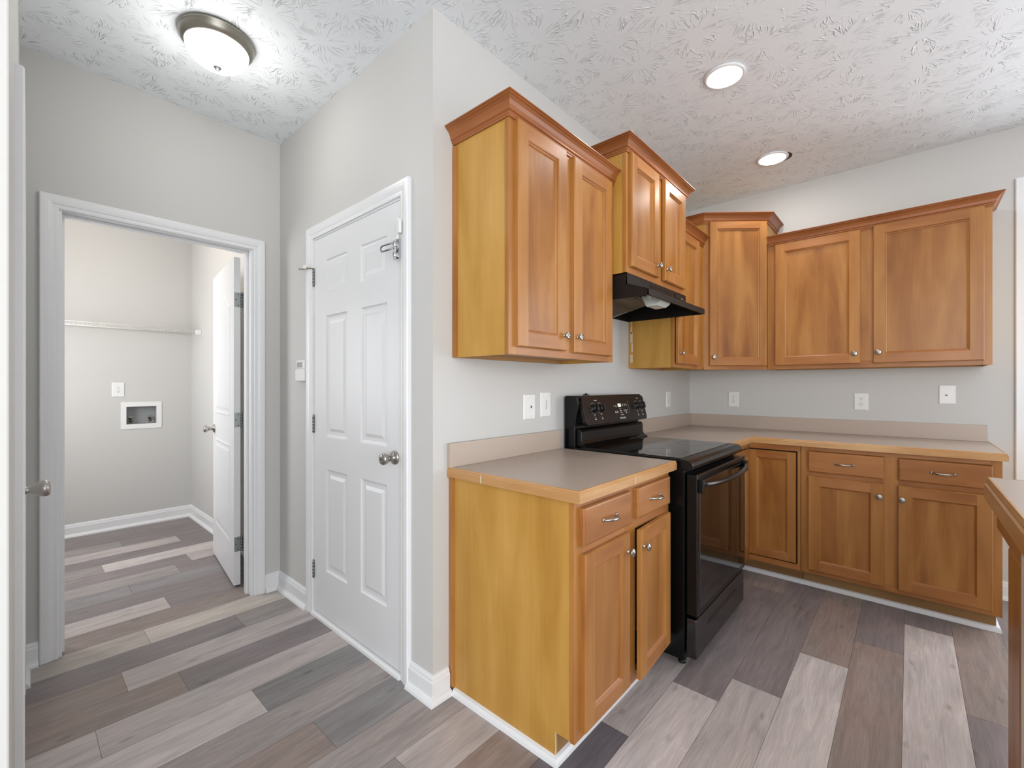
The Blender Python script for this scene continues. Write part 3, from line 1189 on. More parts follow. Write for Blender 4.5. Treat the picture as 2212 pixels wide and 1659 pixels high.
# --- tall double-door wall cabinet left of the range hood
UZ0, UZ1 = 1.362, 2.255
c1 = empty('wall_cabinet', (0.484, 0, UZ0), 'maple wall cabinet with two tall doors nearest the hall corner, pale yellow side panel', 'cabinet')
fr = Fr((0.106, -0.310, 0), (1, 0, 0), (0, -1, 0))
carcass(c1, fr, 0.756, 0.309, UZ0, UZ1, mid=(0.330, 0.412), recess=0.018)
bm = B(0.098, 0.107, -0.026, -0.001, UZ0, UZ1 - 0.03)
obj('scribe_strip', bm, 'wood_v', c1)
cab_door(c1, fr, 0.032, 0.341, 1.392, 2.236, knob=(0.320, 1.455))
cab_door(c1, fr, 0.400, 0.727, 1.389, 2.236, knob=(0.420, 1.457))
crown(c1, [(0.104, -0.001), (0.104, -0.311), (0.864, -0.311), (0.864, -0.001)], 2.298, 1)

# --- deeper cabinet over the hood
VZ0, VZ1 = 1.797, 2.405
c2 = empty('wall_cabinet', (1.245, 0, VZ0), 'short deep maple wall cabinet with two doors mounted over the black range hood', 'cabinet')
fr2 = Fr((0.868, -0.383, 0), (1, 0, 0), (0, -1, 0))
carcass(c2, fr2, 0.752, 0.382, VZ0, VZ1, mid=(0.325, 0.415))
cab_door(c2, fr2, 0.024, 0.338, VZ0 + 0.030, VZ1 - 0.020, knob=(0.316, VZ0 + 0.09), label='short maple door with a bright glare spot')
cab_door(c2, fr2, 0.402, 0.712, VZ0 + 0.028, VZ1 - 0.020, knob=(0.424, VZ0 + 0.09), swing=1.2, hinge_at=1)
crown(c2, [(0.866, -0.001), (0.866, -0.384), (1.622, -0.384), (1.622, -0.001)], 2.446, 1)

# --- narrow cabinet right of the hood
c3 = empty('wall_cabinet', (1.88, 0, UZ0), 'narrow single-door maple wall cabinet between the range hood and the angled corner cabinet', 'cabinet')
fr3 = Fr((1.632, -0.310, 0), (1, 0, 0), (0, -1, 0))
carcass(c3, fr3, 0.520, 0.309, UZ0, UZ1, recess=0.018, stiles=(0.035, 0.12))
cab_door(c3, fr3, 0.012, 0.400, 1.386, 2.236, knob=(0.040, 1.452), swing=1.0, hinge_at=1)
bm = bmesh.new()
rr = random.Random(5)
zz = 1.40
while zz < 1.66:
    hgt = rr.uniform(0.03, 0.07)
    box(bm, 1.6300, 1.6325, -0.026 - rr.uniform(0, 0.007), -0.019 + rr.uniform(-0.002, 0.006), zz, zz + hgt)
    zz += hgt * rr.uniform(0.85, 1.3)
obj('glue_residue', bm, 'caulk', c3)
crown(c3, [(1.640, -0.311), (2.150, -0.311)], 2.298, 1)

# --- angled corner cabinet
CA, CB = (2.155, -0.315), (2.434, -0.655)
CZ1 = 2.415
c4 = empty('corner_wall_cabinet', (2.45, -0.3, UZ0), 'tall angled maple corner wall cabinet with one door facing the room', 'cabinet')
dirv = Vector((CB[0] - CA[0], CB[1] - CA[1], 0))
WF = dirv.length
frc = Fr((CA[0], CA[1], 0), dirv, (dirv.y, -dirv.x, 0))
bm = bmesh.new()
nb = frc.n * -0.019
prism_xy(bm, [(CA[0], -0.002), (CA[0], CA[1] + 0.001), (CA[0] + nb.x, CA[1] + nb.y), (CB[0] + nb.x, CB[1] + nb.y), (CB[0] + 0.001, CB[1]), (L - 0.001, CB[1]), (L - 0.001, -0.002)], UZ0 + 0.012, CZ1 - 0.004)
obj('body', bm, ['side'], c4)
bm = bmesh.new()
fbox(bm, frc, 0, 0.040, -0.019, 0, UZ0, CZ1, 0)
fbox(bm, frc, WF - 0.030, WF, -0.019, 0, UZ0, CZ1, 0)
fbox(bm, frc, 0.040, WF - 0.030, -0.019, 0, UZ0, UZ0 + 0.04, 1)
fbox(bm, frc, 0.040, WF - 0.030, -0.019, 0, CZ1 - 0.04, CZ1, 1)
obj('face_frame', bm, ['wood_v', 'wood_h'], c4)
cab_door(c4, frc, 0.034, WF - 0.006, 1.388, 2.408, knob=(0.062, 1.448), fw=0.05)
crown(c4, [(CA[0] - 0.001, -0.001), (CA[0] - 0.001, CA[1]), (CB[0], CB[1] - 0.001), (L - 0.001, CB[1] - 0.001)], 2.462, 1)

# --- wide double-door cabinet on the right wall
c5 = empty('wall_cabinet', (2.6, -1.2, UZ0), 'wide maple wall cabinet with two broad doors on the right wall above the outlets', 'cabinet')
fr5 = Fr((2.432, -0.662, 0), (0, -1, 0), (-1, 0, 0))
W5 = 1.746 - 0.662
carcass(c5, fr5, W5, 0.309, UZ0, UZ1, mid=(0.505, 0.590), stiles=(0.05, 0.035), recess=0.012)
cab_door(c5, fr5, 0.046, 0.518, 1.388, 2.228, knob=(0.490, 1.449))
cab_door(c5, fr5, 0.580, 1.056, 1.387, 2.234, knob=(0.606, 1.452))
crown(c5, [(2.431, -0.664), (2.431, -1.748), (L - 0.001, -1.748)], 2.290, 1)

# --- base cabinet left of the range
b1 = empty('base_cabinet', (0.45, -0.3, 0), 'maple base cabinet left of the range with two drawers over two doors, one door ajar', 'cabinet')
frb = Fr((0.088, -0.610, 0), (1, 0, 0), (0, -1, 0))
WB = 0.735
bm = bmesh.new()
# side panels with a toe notch
for x0, x1 in ((0.088, 0.100), (0.811, 0.823)):
    pts = [(-0.002, 0.001), (-0.532, 0.001), (-0.532, 0.102), (-0.591, 0.102), (-0.591, 0.876), (-0.002, 0.876)]
    a = [bm.verts.new((x0, y, z)) for y, z in pts]
    b = [bm.verts.new((x1, y, z)) for y, z in pts]
    bm.faces.new(a)
    bm.faces.new(b)
    for i in range(6):
        bm.faces.new((a[i], a[(i + 1) % 6], b[(i + 1) % 6], b[i]))
box(bm, 0.100, 0.811, -0.591, -0.01, 0.102, 0.114, 1)
box(bm, 0.100, 0.811, -0.012, -0.006, 0.114, 0.876, 1)
obj('body', bm, ['side', 'dark_gap'], b1)
bm = B(0.0882, 0.822, -0.5315, -0.517, 0.001, 0.102)
obj('toe_board', bm, 'kick', b1)
bm = B(0.0876, 0.0925, -0.5345, -0.5325, 0.026, 0.104)
obj('worn_edge', bm, 'caulk', b1)
obj('scribe_strip', B(0.080, 0.089, -0.028, -0.001, 0.027, 0.872), 'wood_v', b1)
bm = bmesh.new()
ft = 0.019
fbox(bm, frb, -0.003, 0.040, -ft, 0, 0.100, 0.876, 0)
fbox(bm, frb, WB - 0.035, WB, -ft, 0, 0.100, 0.876, 0)
fbox(bm, frb, 0.330, 0.415, -ft, 0, 0.138, 0.850, 0)
fbox(bm, frb, 0.040, WB - 0.035, -ft, 0, 0.100, 0.138, 1)
fbox(bm, frb, 0.040, WB - 0.035, -ft, 0, 0.850, 0.876, 1)
for a, c in ((0.040, 0.330), (0.415, WB - 0.035)):
    fbox(bm, frb, a, c, -ft, 0, 0.692, 0.735, 1)
obj('face_frame', bm, ['wood_v', 'wood_h'], b1, bevel=0.0008, seg=1)
drawer_front(b1, frb, 0.026, 0.349, 0.727, 0.852)
drawer_front(b1, frb, 0.404, 0.712, 0.733, 0.852)
cab_door(b1, frb, 0.034, 0.340, 0.122, 0.700, knob=(0.320, 0.633), bead=False)
cab_door(b1, frb, 0.394, 0.714, 0.124, 0.695, knob=(0.414, 0.632), swing=3.2, hinge_at=1, bead=False, label='maple door standing slightly ajar')

# --- corner base cabinet and double base cabinet along the right wall
FX = L - 0.61
b2c = empty('corner_base_cabinet', (2.3, -0.4, 0), 'maple corner base cabinet with a folding door, half hidden behind the black range', 'cabinet')
bm = bmesh.new()
prism_xy(bm, [(1.634, -0.002), (1.634, -0.591), (FX + 0.019, -0.591), (FX + 0.019, -0.905), (L - 0.002, -0.905), (L - 0.002, -0.002)], 0.100, 0.876)
prism_xy(bm, [(1.634, -0.002), (1.634, -0.535), (FX + 0.075, -0.535), (FX + 0.075, -0.905), (L - 0.002, -0.905), (L - 0.002, -0.002)], 0.001, 0.100)
obj('body', bm, ['kick'], b2c)
frx = Fr((FX, -0.61, 0), (0, -1, 0), (-1, 0, 0))
frs = Fr((1.634, -0.610, 0), (1, 0, 0), (0, -1, 0))
bm = bmesh.new()
fbox(bm, frx, 0.002, 0.295, -0.019, 0, 0.100, 0.135, 1)
fbox(bm, frx, 0.002, 0.295, -0.019, 0, 0.838, 0.876, 1)
fbox(bm, frx, 0.279, 0.295, -0.019, 0, 0.135, 0.838, 0)
fbox(bm, frs, 0.0, FX - 1.634, -0.019, 0, 0.100, 0.135, 1)
fbox(bm, frs, 0.0, FX - 1.634, -0.019, 0, 0.838, 0.876, 1)
fbox(bm, frs, 0.0, 0.20, -0.019, 0, 0.135, 0.838, 0)
obj('face_frame', bm, ['wood_v', 'wood_h'], b2c)
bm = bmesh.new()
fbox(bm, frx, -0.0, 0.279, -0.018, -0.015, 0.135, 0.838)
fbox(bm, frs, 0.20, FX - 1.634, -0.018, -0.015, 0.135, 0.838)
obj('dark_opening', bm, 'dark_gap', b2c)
cab_door(b2c, frx, 0.004, 0.270, 0.141, 0.830, n0=-0.012, fw=0.045)
cab_door(b2c, frs, 0.205, FX - 1.634 - 0.004, 0.141, 0.830, n0=-0.012, fw=0.045)

b3 = empty('base_cabinet', (2.4, -1.33, 0), 'maple base cabinet on the right wall with two drawers over two doors', 'cabinet')
Y3 = -0.908
frx3 = Fr((FX, Y3, 0), (0, -1, 0), (-1, 0, 0))
W3 = 1.752 - 0.908
bm = bmesh.new()
fbox(bm, frx3, 0, W3, -0.608, -0.019, 0.100, 0.876)
obj('body', bm, ['side'], b3)
bm = bmesh.new()
fbox(bm, frx3, 0, W3 - 0.012, -0.60, -0.075, 0.001, 0.100)
obj('toe_board', bm, ['kick'], b3)
bm = bmesh.new()
fbox(bm, frx3, 0.0, 0.042, -0.019, 0, 0.100, 0.876, 0)
fbox(bm, frx3, W3 - 0.035, W3 + 0.002, -0.019, 0, 0.100, 0.876, 0)
fbox(bm, frx3, 0.392, 0.458, -0.019, 0, 0.138, 0.850, 0)
fbox(bm, frx3, 0.042, W3 - 0.035, -0.019, 0, 0.100, 0.138, 1)
fbox(bm, frx3, 0.042, W3 - 0.035, -0.019, 0, 0.850, 0.876, 1)
for a, c in ((0.042, 0.392), (0.458, W3 - 0.035)):
    fbox(bm, frx3, a, c, -0.019, 0, 0.692, 0.735, 1)
obj('face_frame', bm, ['wood_v', 'wood_h'], b3, bevel=0.0008, seg=1)
u = lambda y: -y + Y3
drawer_front(b3, frx3, u(-0.946), u(-1.303), 0.725, 0.848)
drawer_front(b3, frx3, u(-1.364), u(-1.720), 0.729, 0.848)
cab_door(b3, frx3, u(-0.946), u(-1.302), 0.126, 0.698, knob=(u(-1.284), 0.627), bead=False)
cab_door(b3, frx3, u(-1.362), u(-1.721), 0.124, 0.699, knob=(u(-1.380), 0.626), bead=False)

# shoe moulding around the cabinet toes
baseboard('trim_9', [(0.088, -0.030), (0.088, -0.5325), (0.822, -0.5325)], 1, SHOE)
baseboard('trim_10', [(1.66, -0.536), (FX + 0.074, -0.536), (FX + 0.074, -1.741), (L - 0.02, -1.741)], 1, SHOE)


# ------------------------------------------------------------------ countertops
EDGE = [(0, 0.876), (0.012, 0.876), (0.0125, 0.903), (0.009, 0.906), (0.0095, 0.910), (0.006, 0.9145), (0, 0.9145)]

t1 = empty('countertop', (0.45, -0.32, 0.876), 'small taupe laminate countertop with maple edge and backsplash left of the range', 'countertop')
x0, x1, yf = 0.082, 0.843, -0.628
obj('laminate_slab', B(x0, x1, yf, -0.001, 0.8765, 0.914), 'laminate', t1)
bm = bmesh.new()
sweep(bm, poly_path([(x0, -0.001), (x0, yf), (x1, yf)], 1), EDGE)
obj('wood_edge', bm, 'edge', t1)
bm = B(0.070, x1, -0.020, -0.0015, 0.9142, 1.012)
obj('backsplash', bm, 'laminate', t1, bevel=0.001)
obj('edge_joint', B(0.0688, 0.0705, -0.202, -0.196, 0.878, 0.908), 'caulk', t1)
obj('edge_joint', B(0.446, 0.449, -0.6415, -0.6398, 0.878, 0.909), 'caulk', t1)

t2 = empty('countertop', (2.4, -0.6, 0.876), 'L-shaped taupe laminate countertop with maple edge running round the corner to the right wall', 'countertop')
CF = L - 0.628
ye = -1.760
bm = bmesh.new()
prism_xy(bm, [(1.634, -0.001), (1.634, -0.628), (CF, -0.628), (CF, ye), (L - 0.001, ye), (L - 0.001, -0.001)], 0.8765, 0.914)
obj('laminate_slab', bm, 'laminate', t2)
bm = bmesh.new()
sweep(bm, poly_path([(1.634, -0.628), (CF, -0.628), (CF, ye), (L - 0.001, ye)], 1), EDGE)
obj('wood_edge', bm, 'edge', t2)
bm = bmesh.new()
box(bm, 1.634, L - 0.0205, -0.020, -0.0015, 0.9142, 1.012)
obj('backsplash', bm, 'laminate', t2, bevel=0.001)
bm = bmesh.new()
box(bm, L - 0.020, L - 0.0015, ye + 0.003, -0.0015, 0.9142, 1.012)
obj('backsplash', bm, 'laminate', t2, bevel=0.001)

# ------------------------------------------------------------------ electric range
rg = empty('electric_range', (1.245, -0.35, 0), 'black freestanding electric range with glass cooktop and glass oven door', 'stove')
RX0, RX1 = 0.872, 1.626
bm = bmesh.new()
box(bm, RX0, RX1, -0.662, -0.045, 0.028, 0.885)
obj('body', bm, 'black', rg, bevel=0.002)
for x, y in ((RX0 + 0.035, -0.64), (RX1 - 0.035, -0.64), (RX0 + 0.035, -0.09), (RX1 - 0.035, -0.09)):
    bm = bmesh.new()
    lathe(bm, (x, y, 0.0005), (0, 0, 1), [(0, 0.018), (0.010, 0.018), (0.012, 0.008), (0.030, 0.008)], 16)
    obj('foot', bm, 'black_matte', rg)
# cooktop frame with rounded front lip
bm = bmesh.new()
prof = [(-0.075, 0.886), (-0.075, 0.918), (-0.655, 0.918), (-0.680, 0.915), (-0.697, 0.906), (-0.703, 0.892), (-0.700, 0.877), (-0.690, 0.870), (-0.660, 0.872)]
a = [bm.verts.new((RX0 - 0.004, y, z)) for y, z in prof]
b = [bm.verts.new((RX1 + 0.004, y, z)) for y, z in prof]
bm.faces.new(a)
bm.faces.new(b)
for i in range(len(prof)):
    bm.faces.new((a[i], a[(i + 1) % len(prof)], b[(i + 1) % len(prof)], b[i]))
ck = obj('cooktop', bm, 'black', rg, bevel=0.004, seg=3)
obj('glass_surface', B(RX0 + 0.020, RX1 - 0.020, -0.640, -0.105, 0.9175, 0.9205), 'glass_top', ck, bevel=0.001)
for (x, y, r) in ((1.06, -0.50, 0.10), (1.44, -0.50, 0.085), (1.06, -0.24, 0.075), (1.43, -0.235, 0.11)):
    bm = bmesh.new()
    n = 48
    i0 = [bm.verts.new((x + (r - 0.002) * math.cos(2 * math.pi * k / n), y + (r - 0.002) * math.sin(2 * math.pi * k / n), 0.9208)) for k in range(n)]
    i1 = [bm.verts.new((x + r * math.cos(2 * math.pi * k / n), y + r * math.sin(2 * math.pi * k / n), 0.9208)) for k in range(n)]
    for k in range(n):
        bm.faces.new((i0[k], i0[(k + 1) % n], i1[(k + 1) % n], i1[k]))
    obj('burner_ring', bm, 'burner', ck)

# backguard
bm = bmesh.new()
prof = [(-0.012, 0.60), (-0.012, 1.185), (-0.020, 1.193), (-0.085, 1.193), (-0.092, 1.186), (-0.100, 1.150), (-0.078, 1.030), (-0.078, 0.60)]
a = [bm.verts.new((RX0 + 0.004, y, z)) for y, z in prof]
b = [bm.verts.new((RX1 - 0.004, y, z)) for y, z in prof]
bm.faces.new(a)
bm.faces.new(b)
for i in range(len(prof)):
    bm.faces.new((a[i], a[(i + 1) % len(prof)], b[(i + 1) % len(prof)], b[i]))
bg = obj('backguard', bm, 'black', rg, bevel=0.004, seg=3)
# lower apron that flares to the cooktop
bm = bmesh.new()
prof = [(-0.078, 1.018), (-0.100, 1.014), (-0.108, 1.000), (-0.110, 0.955), (-0.118, 0.938), (-0.150, 0.9215), (-0.078, 0.9215)]
a = [bm.verts.new((RX0 + 0.022, y, z)) for y, z in prof]
b = [bm.verts.new((RX1 - 0.006, y, z)) for y, z in prof]
bm.faces.new(a)
bm.faces.new(b)
for i in range(len(prof)):
    bm.faces.new((a[i], a[(i + 1) % len(prof)], b[(i + 1) % len(prof)], b[i]))
obj('lower_apron', bm, 'black', rg, bevel=0.004, seg=3)
# sloping control panel plate, rounded corners
pz0, pz1 = 1.036, 1.186
py0, py1 = -0.140, -0.103
pl = Vector((0, py1 - py0, pz1 - pz0))
plh = pl.length
pu = pl.normalized()
pn = Vector((0, -pu.z, pu.y))
PX0, PX1 = RX0 + 0.028, RX1 - 0.004


def cp(x, v, n=0.0):
    return Vector((x, py0, pz0)) + pu * v + pn * n


def rounded(x0, x1, v0, v1, r, k=6):
    pts = []
    for cx, cv, a0 in ((x1 - r, v1 - r, 0), (x0 + r, v1 - r, 90), (x0 + r, v0 + r, 180), (x1 - r, v0 + r, 270)):
        for i in range(k + 1):
            a = math.radians(a0 + 90 * i / k)
            pts.append((cx + r * math.cos(a), cv + r * math.sin(a)))
    return pts


def plate(bm, pts, n0, n1, mi=0):
    a = [bm.verts.new(cp(x, v, n0)) for x, v in pts]
    b = [bm.verts.new(cp(x, v, n1)) for x, v in pts]
    bm.faces.new(a).material_index = mi
    bm.faces.new(b).material_index = mi
    n = len(pts)
    for i in range(n):
        bm.faces.new((a[i], a[(i + 1) % n], b[(i + 1) % n], b[i])).material_index = mi


bm = bmesh.new()
plate(bm, rounded(PX0, PX1, 0, plh, 0.022), -0.022, 0.0)
# wedge joining the plate to the guard
cpn = obj('control_panel', bm, 'panel_brown', rg, bevel=0.002)
bm = bmesh.new()
plate(bm, rounded(PX0 + 0.012, PX1 - 0.012, 0.014, plh - 0.008, 0.01), -0.055, -0.020)
obj('panel_housing', bm, 'black', rg)
PW_ = PX1 - PX0
kx = [PX0 + PW_ * f for f in (0.135, 0.235, 0.840, 0.925)]
for i, x in enumerate(kx):
    b2 = bmesh.new()
    c = cp(x, plh * 0.57, 0.0)
    lathe(b2, c, pn, [(0, 0.024), (0.003, 0.024), (0.006, 0.020), (0.020, 0.018), (0.022, 0.015)], 24)
    ang = [0.3, 0.1, -0.2, 0.0][i]
    e = (Vector((1, 0, 0)) * math.sin(ang) + pu * math.cos(ang))
    e2 = e.cross(pn)
    vs = []
    for s in (-1, 1):
        for q in (-1, 1):
            for w_ in (0.020, 0.031):
                vs.append(b2.verts.new(c + e * s * 0.019 + e2 * q * 0.0045 + pn * w_))
    for f in [(0, 1, 3, 2), (4, 6, 7, 5), (0, 4, 5, 1), (2, 3, 7, 6), (0, 2, 6, 4), (1, 5, 7, 3)]:
        b2.faces.new([vs[k] for k in f])
    obj('knob', b2, 'black_matte', rg, bevel=0.001)
# printed marks around the knobs and buttons
bm = bmesh.new()


def mark(x, v, w, h):
    pts = [(x - w / 2, v - h / 2), (x + w / 2, v - h / 2), (x + w / 2, v + h / 2), (x - w / 2, v + h / 2)]
    plate(bm, pts, 0.0002, 0.0006)


for i, x in enumerate(kx):
    for k in range(11):
        a = math.radians(130 + 280 * k / 10 - 180 + 50)
        if i % 2 == 0 and math.cos(a) > 0.75:
            continue
        if i % 2 == 1 and math.cos(a) < -0.75:
            continue
        mark(x + 0.031 * math.cos(a), plh * 0.57 + 0.031 * math.sin(a), 0.0035, 0.003)
    mark(x, plh * 0.57 - 0.036, 0.010, 0.003)
    mark(x + 0.003, plh * 0.18, 0.014, 0.004)
    mark(x, plh * 0.21 + 0.004, 0.008, 0.003)
mark((kx[0] + kx[1]) / 2, plh * 0.86, 0.028, 0.003)
mark((kx[2] + kx[3]) / 2, plh * 0.88, 0.028, 0.003)
sx = PX0 + PW_ * 0.45
for (dx, v, w, h) in ((0.0, 0.62, 0.012, 0.003), (0.022, 0.60, 0.006, 0.012), (0.105, 0.64, 0.006, 0.014), (0.128, 0.64, 0.006, 0.012), (0.150, 0.64, 0.006, 0.012),
                      (0.008, 0.38, 0.012, 0.010), (0.030, 0.38, 0.008, 0.012), (0.066, 0.49, 0.014, 0.003), (0.070, 0.42, 0.020, 0.003), (0.074, 0.35, 0.022, 0.003), (0.078, 0.26, 0.034, 0.003),
                      (0.112, 0.42, 0.005, 0.012), (0.132, 0.40, 0.008, 0.016), (0.136, 0.32, 0.016, 0.003), (0.152, 0.43, 0.012, 0.003)):
    mark(sx + dx, plh * v, w, h)
obj('printing', bm, 'print', cpn)
bm = bmesh.new()
plate(bm, rounded(sx + 0.046, sx + 0.084, plh * 0.57, plh * 0.70, 0.003), 0.0001, 0.0008)
obj('clock_display', bm, 'led', cpn)
bm = bmesh.new()
for (xx, v0, v1) in ((sx + 0.176, 0.28, 0.80),):
    plate(bm, rounded(xx, xx + 0.0022, plh * v0, plh * v1, 0.001, 2), 0.0, 0.0010)
obj('panel_ridge', bm, 'zinc', cpn)
# maker's lettering in the middle of the panel
fc = bpy.data.curves.new('lettering', 'FONT')
fc.body = 'FRIGIDAIRE'
fc.size = 0.0135
fc.align_x = 'CENTER'
fc.extrude = 0.0003
tmp = bpy.data.objects.new('lettering_curve', fc)
lm = bpy.data.meshes.new_from_object(tmp)
bpy.data.objects.remove(tmp)
bpy.data.curves.remove(fc)
lm.materials.clear()
lm.materials.append(M['print'])
ft_ = bpy.data.objects.new('lettering', lm)
COL.objects.link(ft_)
pos = cp(PX0 + PW_ * 0.555, plh * 0.11, 0.0012)
ft_.parent = cpn
R = Matrix((Vector((1, 0, 0)), pu, pn)).transposed().to_4x4()
ft_.matrix_local = Matrix.Translation(pos - ORG[cpn]) @ R
ORG[ft_] = pos
# oven vent knob on top of the guard
bm = bmesh.new()
lathe(bm, (RX0 + 0.16, -0.05, 1.192), (0, 0, 1), [(0, 0.020), (0.006, 0.018), (0.007, 0.008), (0.012, 0.006)], 16)
obj('vent_cap', bm, 'black_matte', rg)

# oven door
bm = bmesh.new()
box(bm, RX0 + 0.004, RX1 - 0.004, -0.718, -0.668, 0.232, 0.856)
od = obj('oven_door', bm, 'black', rg, bevel=0.006, seg=3)
obj('window', B(RX0 + 0.030, RX1 - 0.030, -0.7205, -0.716, 0.262, 0.822), 'black_gloss', od, bevel=0.002)
bm = bmesh.new()
n = 22
pts, rad = [], []
xm = (RX0 + RX1) / 2
for k in range(n + 1):
    s = -1 + 2 * k / n
    pts.append((xm + s * 0.345, -0.724 - 0.050 * (1 - s * s) ** 0.8, 0.806 + 0.006 * s * s))
    rad.append(0.013)
tube(bm, pts, 0.013, 12)
for s in (-1, 1):
    box(bm, xm + s * 0.345 - 0.016, xm + s * 0.345 + 0.016, -0.738, -0.716, 0.776, 0.834)
obj('handle', bm, 'black', od, bevel=0.003)
# storage drawer
bm = bmesh.new()
box(bm, RX0 + 0.006, RX1 - 0.006, -0.712, -0.668, 0.045, 0.218)
dr = obj('storage_drawer', bm, 'drawer_grey', rg, bevel=0.005, seg=3)
bm = bmesh.new()
fz = Fr((0, -0.7122, 0), (1, 0, 0), (0, -1, 0))
pts = [(RX0 + 0.14, 0.150), (RX0 + 0.18, 0.168), (RX1 - 0.18, 0.168), (RX1 - 0.14, 0.150), (RX1 - 0.16, 0.144), (RX0 + 0.16, 0.144)]
a = [bm.verts.new((x, -0.7122, z)) for x, z in pts]
b = [bm.verts.new((x, -0.7105, z)) for x, z in pts]
bm.faces.new(a)
bm.faces.new(b)
for i in range(6):
    bm.faces.new((a[i], a[(i + 1) % 6], b[(i + 1) % 6], b[i]))
obj('finger_groove', bm, 'panel_brown', dr)

# ------------------------------------------------------------------ range hood
hd = empty('range_hood', (1.245, -0.25, 1.66), 'black under-cabinet range hood with slanted front above the range', 'range hood')
HX0, HX1 = 0.870, 1.624
zt, zb = 1.795, 1.672
bm = bmesh.new()


def side_panel(x0, x1):
    pts = [(-0.002, zt), (-0.380, zt), (-0.386, 1.742), (-0.492, 1.700), (-0.496, zb), (-0.475, zb), (-0.002, zb)]
    a = [bm.verts.new((x0, y, z)) for y, z in pts]
    b = [bm.verts.new((x1, y, z)) for y, z in pts]
    bm.faces.new(a)
    bm.faces.new(b)
    for i in range(len(pts)):
        bm.faces.new((a[i], a[(i + 1) % len(pts)], b[(i + 1) % len(pts)], b[i]))


# the sides follow a shallow wedge, high at the cabinet front and dropping forwards
side_panel(HX0, HX0 + 0.004)
side_panel(HX1 - 0.004, HX1)
box(bm, HX0, HX1, -0.386, -0.380, 1.738, zt)
box(bm, HX0, HX1, -0.498, -0.490, zb, 1.702)
vs = [bm.verts.new(p) for p in ((HX0, -0.386, 1.742), (HX1, -0.386, 1.742), (HX1, -0.492, 1.702), (HX0, -0.492, 1.702))]
bm.faces.new(vs)
vs = [bm.verts.new(p) for p in ((HX0, -0.386, 1.739), (HX1, -0.386, 1.739), (HX1, -0.492, 1.699), (HX0, -0.492, 1.699))]
bm.faces.new(vs)
box(bm, HX0, HX1, -0.382, -0.002, zt - 0.004, zt)
box(bm, HX0, HX1, -0.008, -0.002, zb, zt)
obj('hood_shell', bm, 'hood', hd)
bm = bmesh.new()
box(bm, HX0 + 0.26, HX0 + 0.56, -0.3885, -0.386, 1.752, 1.786)
vg = obj('vent_grille', bm, 'black_matte', hd)
bm = bmesh.new()
for g0 in range(3):
    for k in range(6):
        x = HX0 + 0.265 + g0 * 0.098
        box(bm, x, x + 0.088, -0.3900, -0.3883, 1.7545 + k * 0.0053, 1.7572 + k * 0.0053)
obj('louver', bm, 'panel_brown', vg)
bm = B(HX0 + 0.575, HX0 + 0.700, -0.3895, -0.386, 1.752, 1.784)
cpl = obj('switch_plate', bm, 'black', hd, bevel=0.001)
bm = bmesh.new()
for k in range(2):
    box(bm, HX0 + 0.592 + k * 0.042, HX0 + 0.618 + k * 0.042, -0.3925, -0.3890, 1.760, 1.776)
obj('rocker_switch', bm, 'black_matte', cpl, bevel=0.001)
bm = B(HX0 + 0.678, HX0 + 0.690, -0.3905, -0.3890, 1.763, 1.768)
obj('badge', bm, 'print', cpl)
# slanted filter under the back left half
bm = bmesh.new()
nr = 26
for k in range(nr):
    xx0 = HX0 + 0.10 + k * 0.0145
    tube(bm, [(xx0, -0.030, 1.668), (xx0 + 0.004, -0.300, 1.728)], 0.0048, 6)
obj('mesh_filter', bm, 'filter', hd)
bm = bmesh.new()
fx0, fx1 = HX0 + 0.092, HX0 + 0.482
tube(bm, [(fx0, -0.026, 1.666), (fx0, -0.306, 1.730), (fx1, -0.306, 1.730), (fx1, -0.026, 1.666), (fx0, -0.026, 1.666)], 0.005, 6)
obj('filter_frame', bm, 'zinc', hd)
bm = bmesh.new()
lx0, lx1 = HX0 + 0.215, HX0 + 0.345
pts = [(-0.345, 1.722), (-0.425, 1.714), (-0.462, 1.700), (-0.458, 1.676), (-0.435, 1.662), (-0.375, 1.660)]
a = [bm.verts.new((lx0 + 0.012, y, z)) for y, z in pts]
b = [bm.verts.new((lx1, y, z)) for y, z in pts]
bm.faces.new(a)
bm.faces.new(b)
for i in range(6):
    bm.faces.new((a[i], a[(i + 1) % 6], b[(i + 1) % 6], b[i]))
obj('lamp_lens', bm, 'lens', hd, bevel=0.006, seg=2)
bm = bmesh.new()
lathe(bm, (lx0 - 0.002, -0.40, 1.712), (-1, 0, 0), [(-0.02, 0.015), (0.0, 0.015), (0.004, 0.012), (0.016, 0.008)], 16)
obj('lamp_socket', bm, 'plastic', hd)


